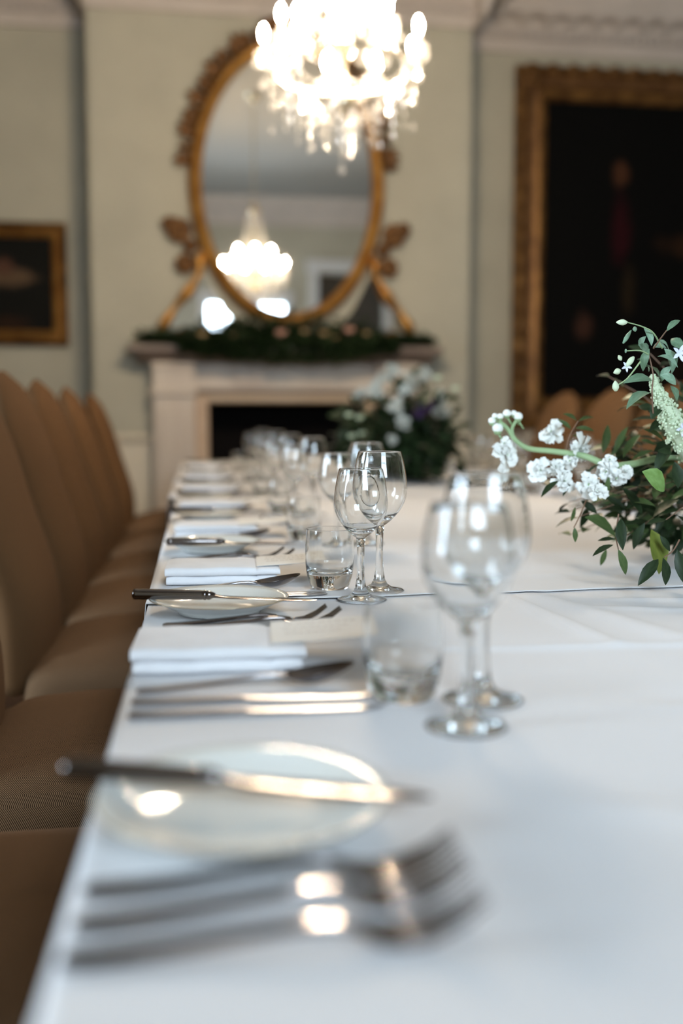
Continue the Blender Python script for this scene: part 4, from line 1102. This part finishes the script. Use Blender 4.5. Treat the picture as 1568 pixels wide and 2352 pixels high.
for i, (x, y, z, r_, mi) in enumerate(((-.115, -.12, .36, .045, 0), (-.04, -.17, .30, .045, 0), (-.02, -.19, .23, .04, 0), (-.085, -.15, .40, .035, 0), (.03, -.12, .40, .05, 0), (.09, -.10, .42, .04, 0), (.15, -.12, .27, .045, 0), (.05, -.19, .28, .04, 1), (.09, -.17, .30, .03, 1), (.0, -.14, .36, .035, 0), (-.02, .0, .44, .045, 0), (.08, .05, .42, .045, 0), (.17, .0, .34, .04, 0), (-.14, .08, .34, .04, 0), (.0, .17, .30, .045, 0), (.14, .15, .26, .04, 0), (-.055, -.19, .17, .03, 0))):
    mb = MB(); blossom(mb, (0, 0, 0), r_ * .72, 100 + i)
    mb.build('white_blossom' if mi == 0 else 'purple_blossom', m_petal_dim if mi == 0 else m_purple, fa, 180, (x, y, z), fix=False)
for i, (x, z) in enumerate(((-.21, .26), (-.17, .25), (-.20, .18), (-.16, .19), (.20, .36), (.13, .40))):
    mb = MB(); rose(mb, (0, 0, 0), .018); mb.build('small_white_flower', m_petal_green, fa, 180, (x, -.12, z))

# ------------------------------------------------------------------ crystal chandelier
CX, CY = .565, 3.93
ch = empty('crystal_chandelier', (CX, CY, 0), label='lit crystal chandelier with candle bulbs hanging above the table', cat='chandelier')
st = MB().lathe([(.012, 2.16), (.04, 2.19), (.055, 2.22), (.04, 2.25), (.018, 2.28), (.018, 2.36), (.045, 2.40), (.05, 2.43), (.02, 2.47), (.015, 2.60), (.03, 2.64), (.015, 2.68), (.012, 2.90), (.045, 2.95), (.05, 3.0), (.02, 3.03), (.006, 3.06)], 16)
st.build('stem', m_brass, ch, 60)
chn = MB()
z = 3.05; i = 0
while z < HC - .05:
    for k in range(10):
        a = 2 * PI * k / 10; a2 = 2 * PI * (k + 1) / 10
        f2 = (lambda a: (.013 * math.cos(a), 0, z + .02 + .022 * math.sin(a))) if i % 2 else (lambda a: (0, .013 * math.cos(a), z + .02 + .022 * math.sin(a)))
        chn.tube([f2(a), f2(a2)], .0035, 5)
    z += .034; i += 1
chn.build('chain', m_brass, ch)
MB().lathe([(0, HC - .07), (.03, HC - .07), (.06, HC - .03), (.075, HC - .001), (0, HC - .001)], 24).build('ceiling_rose', m_brass, ch, 60)
def drop_mesh(name, w_, h):
    v = [(0, 0, 0)] + [(w_ * math.cos(2 * PI * k / 6), w_ * .6 * math.sin(2 * PI * k / 6), -h * .68) for k in range(6)] + [(0, 0, -h)]
    f = [(0, 1 + k, 1 + (k + 1) % 6) for k in range(6)] + [(7, 1 + (k + 1) % 6, 1 + k) for k in range(6)]
    return MB().add(v, f).mesh(name, m_drop if h > .03 else m_crystal)
drop_me = drop_mesh('crystal_drop', .011, .042); bead_me = drop_mesh('crystal_bead', .009, .018); big_me = drop_mesh('crystal_drop', .019, .06)
bulb_me = MB().lathe([(0, 0), (.009, .002), (.012, .012), (.0145, .024), (.013, .038), (.0075, .052), (.002, .060), (0, .061)], 12).mesh('candle_bulb', m_bulb, 180)
sleeve_me = MB().lathe([(.008, 0), (.010, .002), (.010, .05), (.0, .05)], 10).mesh('candle_sleeve', m_crystal, 60)
pan_me = MB().lathe([(.004, -.012), (.012, -.010), (.036, .004), (.038, .007), (.034, .007), (.010, -.004), (.004, -.004)], 18).mesh('drip_pan', m_crystal, 60)
nd = 0
def arm(a, r_, zc, z0):
    global nd
    ca, sa = math.cos(a), math.sin(a)
    pts = []
    for k in range(9):
        t = k / 8; rr = .03 + (r_ - .03) * t
        pts.append((rr * ca, rr * sa, z0 + (zc - .02 - z0) * t ** 2 - .05 * math.sin(PI * t)))
    A_ = MB().tube(pts, .0055, 6).build('arm', m_crystal, ch, 180)
    inst('drip_pan', pan_me, ch, (r_ * ca, r_ * sa, zc)); inst('candle_sleeve', sleeve_me, ch, (r_ * ca, r_ * sa, zc + .006))
    inst('candle_bulb', bulb_me, ch, (r_ * ca, r_ * sa, zc + .056))
    for k in range(6):
        b = 2 * PI * k / 6 + a
        inst('crystal_drop', drop_me, ch, (r_ * ca + .034 * math.cos(b), r_ * sa + .034 * math.sin(b), zc - .003), (0, 0, b)); nd += 1
    inst('crystal_drop', big_me, ch, (r_ * ca, r_ * sa, zc - .07), (0, 0, a)); nd += 1
    inst('crystal_bead', bead_me, ch, (r_ * ca, r_ * sa, zc - .03), (0, 0, a))
ARMS = [(2 * PI * k / 9 + .25, .300, 2.385, 2.30) for k in range(9)] + [(2 * PI * k / 6 + .55, .185, 2.495, 2.42) for k in range(6)]
for a, r_, zc, z0 in ARMS: arm(a, r_, zc, z0)
bds = MB()
dv = [tuple(v.co) for v in bead_me.vertices]; df = [tuple(p.vertices) for p in bead_me.polygons]
dv2 = [tuple(v.co) for v in drop_me.vertices]
def string(p0, p1, sag, n_, s0=1.0):
    p0, p1 = Vector(p0), Vector(p1)
    for k in range(n_):
        t = (k + .5) / n_; p = p0.lerp(p1, t) - Vector((0, 0, sag * 4 * t * (1 - t)))
        bds.add([(x * s0 + p.x, y * s0 + p.y, z * s0 + p.z + .009) for x, y, z in dv], df)
for k in range(14):                                       # bell of beads from the crown down to the upper ring
    a = 2 * PI * k / 14
    string((.045 * math.cos(a), .045 * math.sin(a), 3.0), (.145 * math.cos(a), .145 * math.sin(a), 2.56), .06, 18)
for k in range(10):                                       # basket of beads under the arms
    a = 2 * PI * k / 10
    string((.27 * math.cos(a), .27 * math.sin(a), 2.33), (.05 * math.cos(a), .05 * math.sin(a), 2.17), .05, 13)
    string((.155 * math.cos(a), .155 * math.sin(a), 2.55), (.19 * math.cos(a + .3), .19 * math.sin(a + .3), 2.44), .03, 6)
for k in range(9):
    a = 2 * PI * k / 9 + .25; b = a + 2 * PI / 9
    string((.30 * math.cos(a), .30 * math.sin(a), 2.38), (.30 * math.cos(b), .30 * math.sin(b), 2.38), .06, 12)
    string((.30 * math.cos(a), .30 * math.sin(a), 2.40), (.16 * math.cos(a), .16 * math.sin(a), 2.56), .04, 10)
bds.build('bead_strings', m_crystal, ch, kind='stuff')
MB().lathe([(.135, 2.55), (.15, 2.55), (.15, 2.565), (.135, 2.565), (.135, 2.55)], 32).lathe([(.26, 2.325), (.275, 2.325), (.275, 2.34), (.26, 2.34), (.26, 2.325)], 40).build('ring', m_brass, ch)
for (r_, z_, n_, me_, tier) in ((.275, 2.325, 12, drop_me, 5), (.20, 2.26, 10, drop_me, 4), (.13, 2.21, 8, drop_me, 4), (.06, 2.17, 6, drop_me, 3), (.150, 2.55, 14, drop_me, 1), (.05, 2.99, 8, drop_me, 1)):
    for k in range(n_):
        a = 2 * PI * k / n_ + r_ * 3
        for q in range(tier):
            if q > 2 and (k + q) % 2: continue
            if nd > 290: break
            inst('crystal_drop', me_, ch, (r_ * math.cos(a), r_ * math.sin(a), z_ - q * .046), (0, 0, a * 2)); nd += 1
MB().lathe([(0, 2.00), (.014, 2.015), (.022, 2.035), (.014, 2.055), (.004, 2.065), (.004, 2.10), (.012, 2.115), (.004, 2.13), (.004, 2.17), (0, 2.17)], 10).build('finial', m_crystal, ch)
inst('crystal_drop', big_me, ch, (0, 0, 2.0))
# napkins, cutlery and glasses beyond the frame are not built
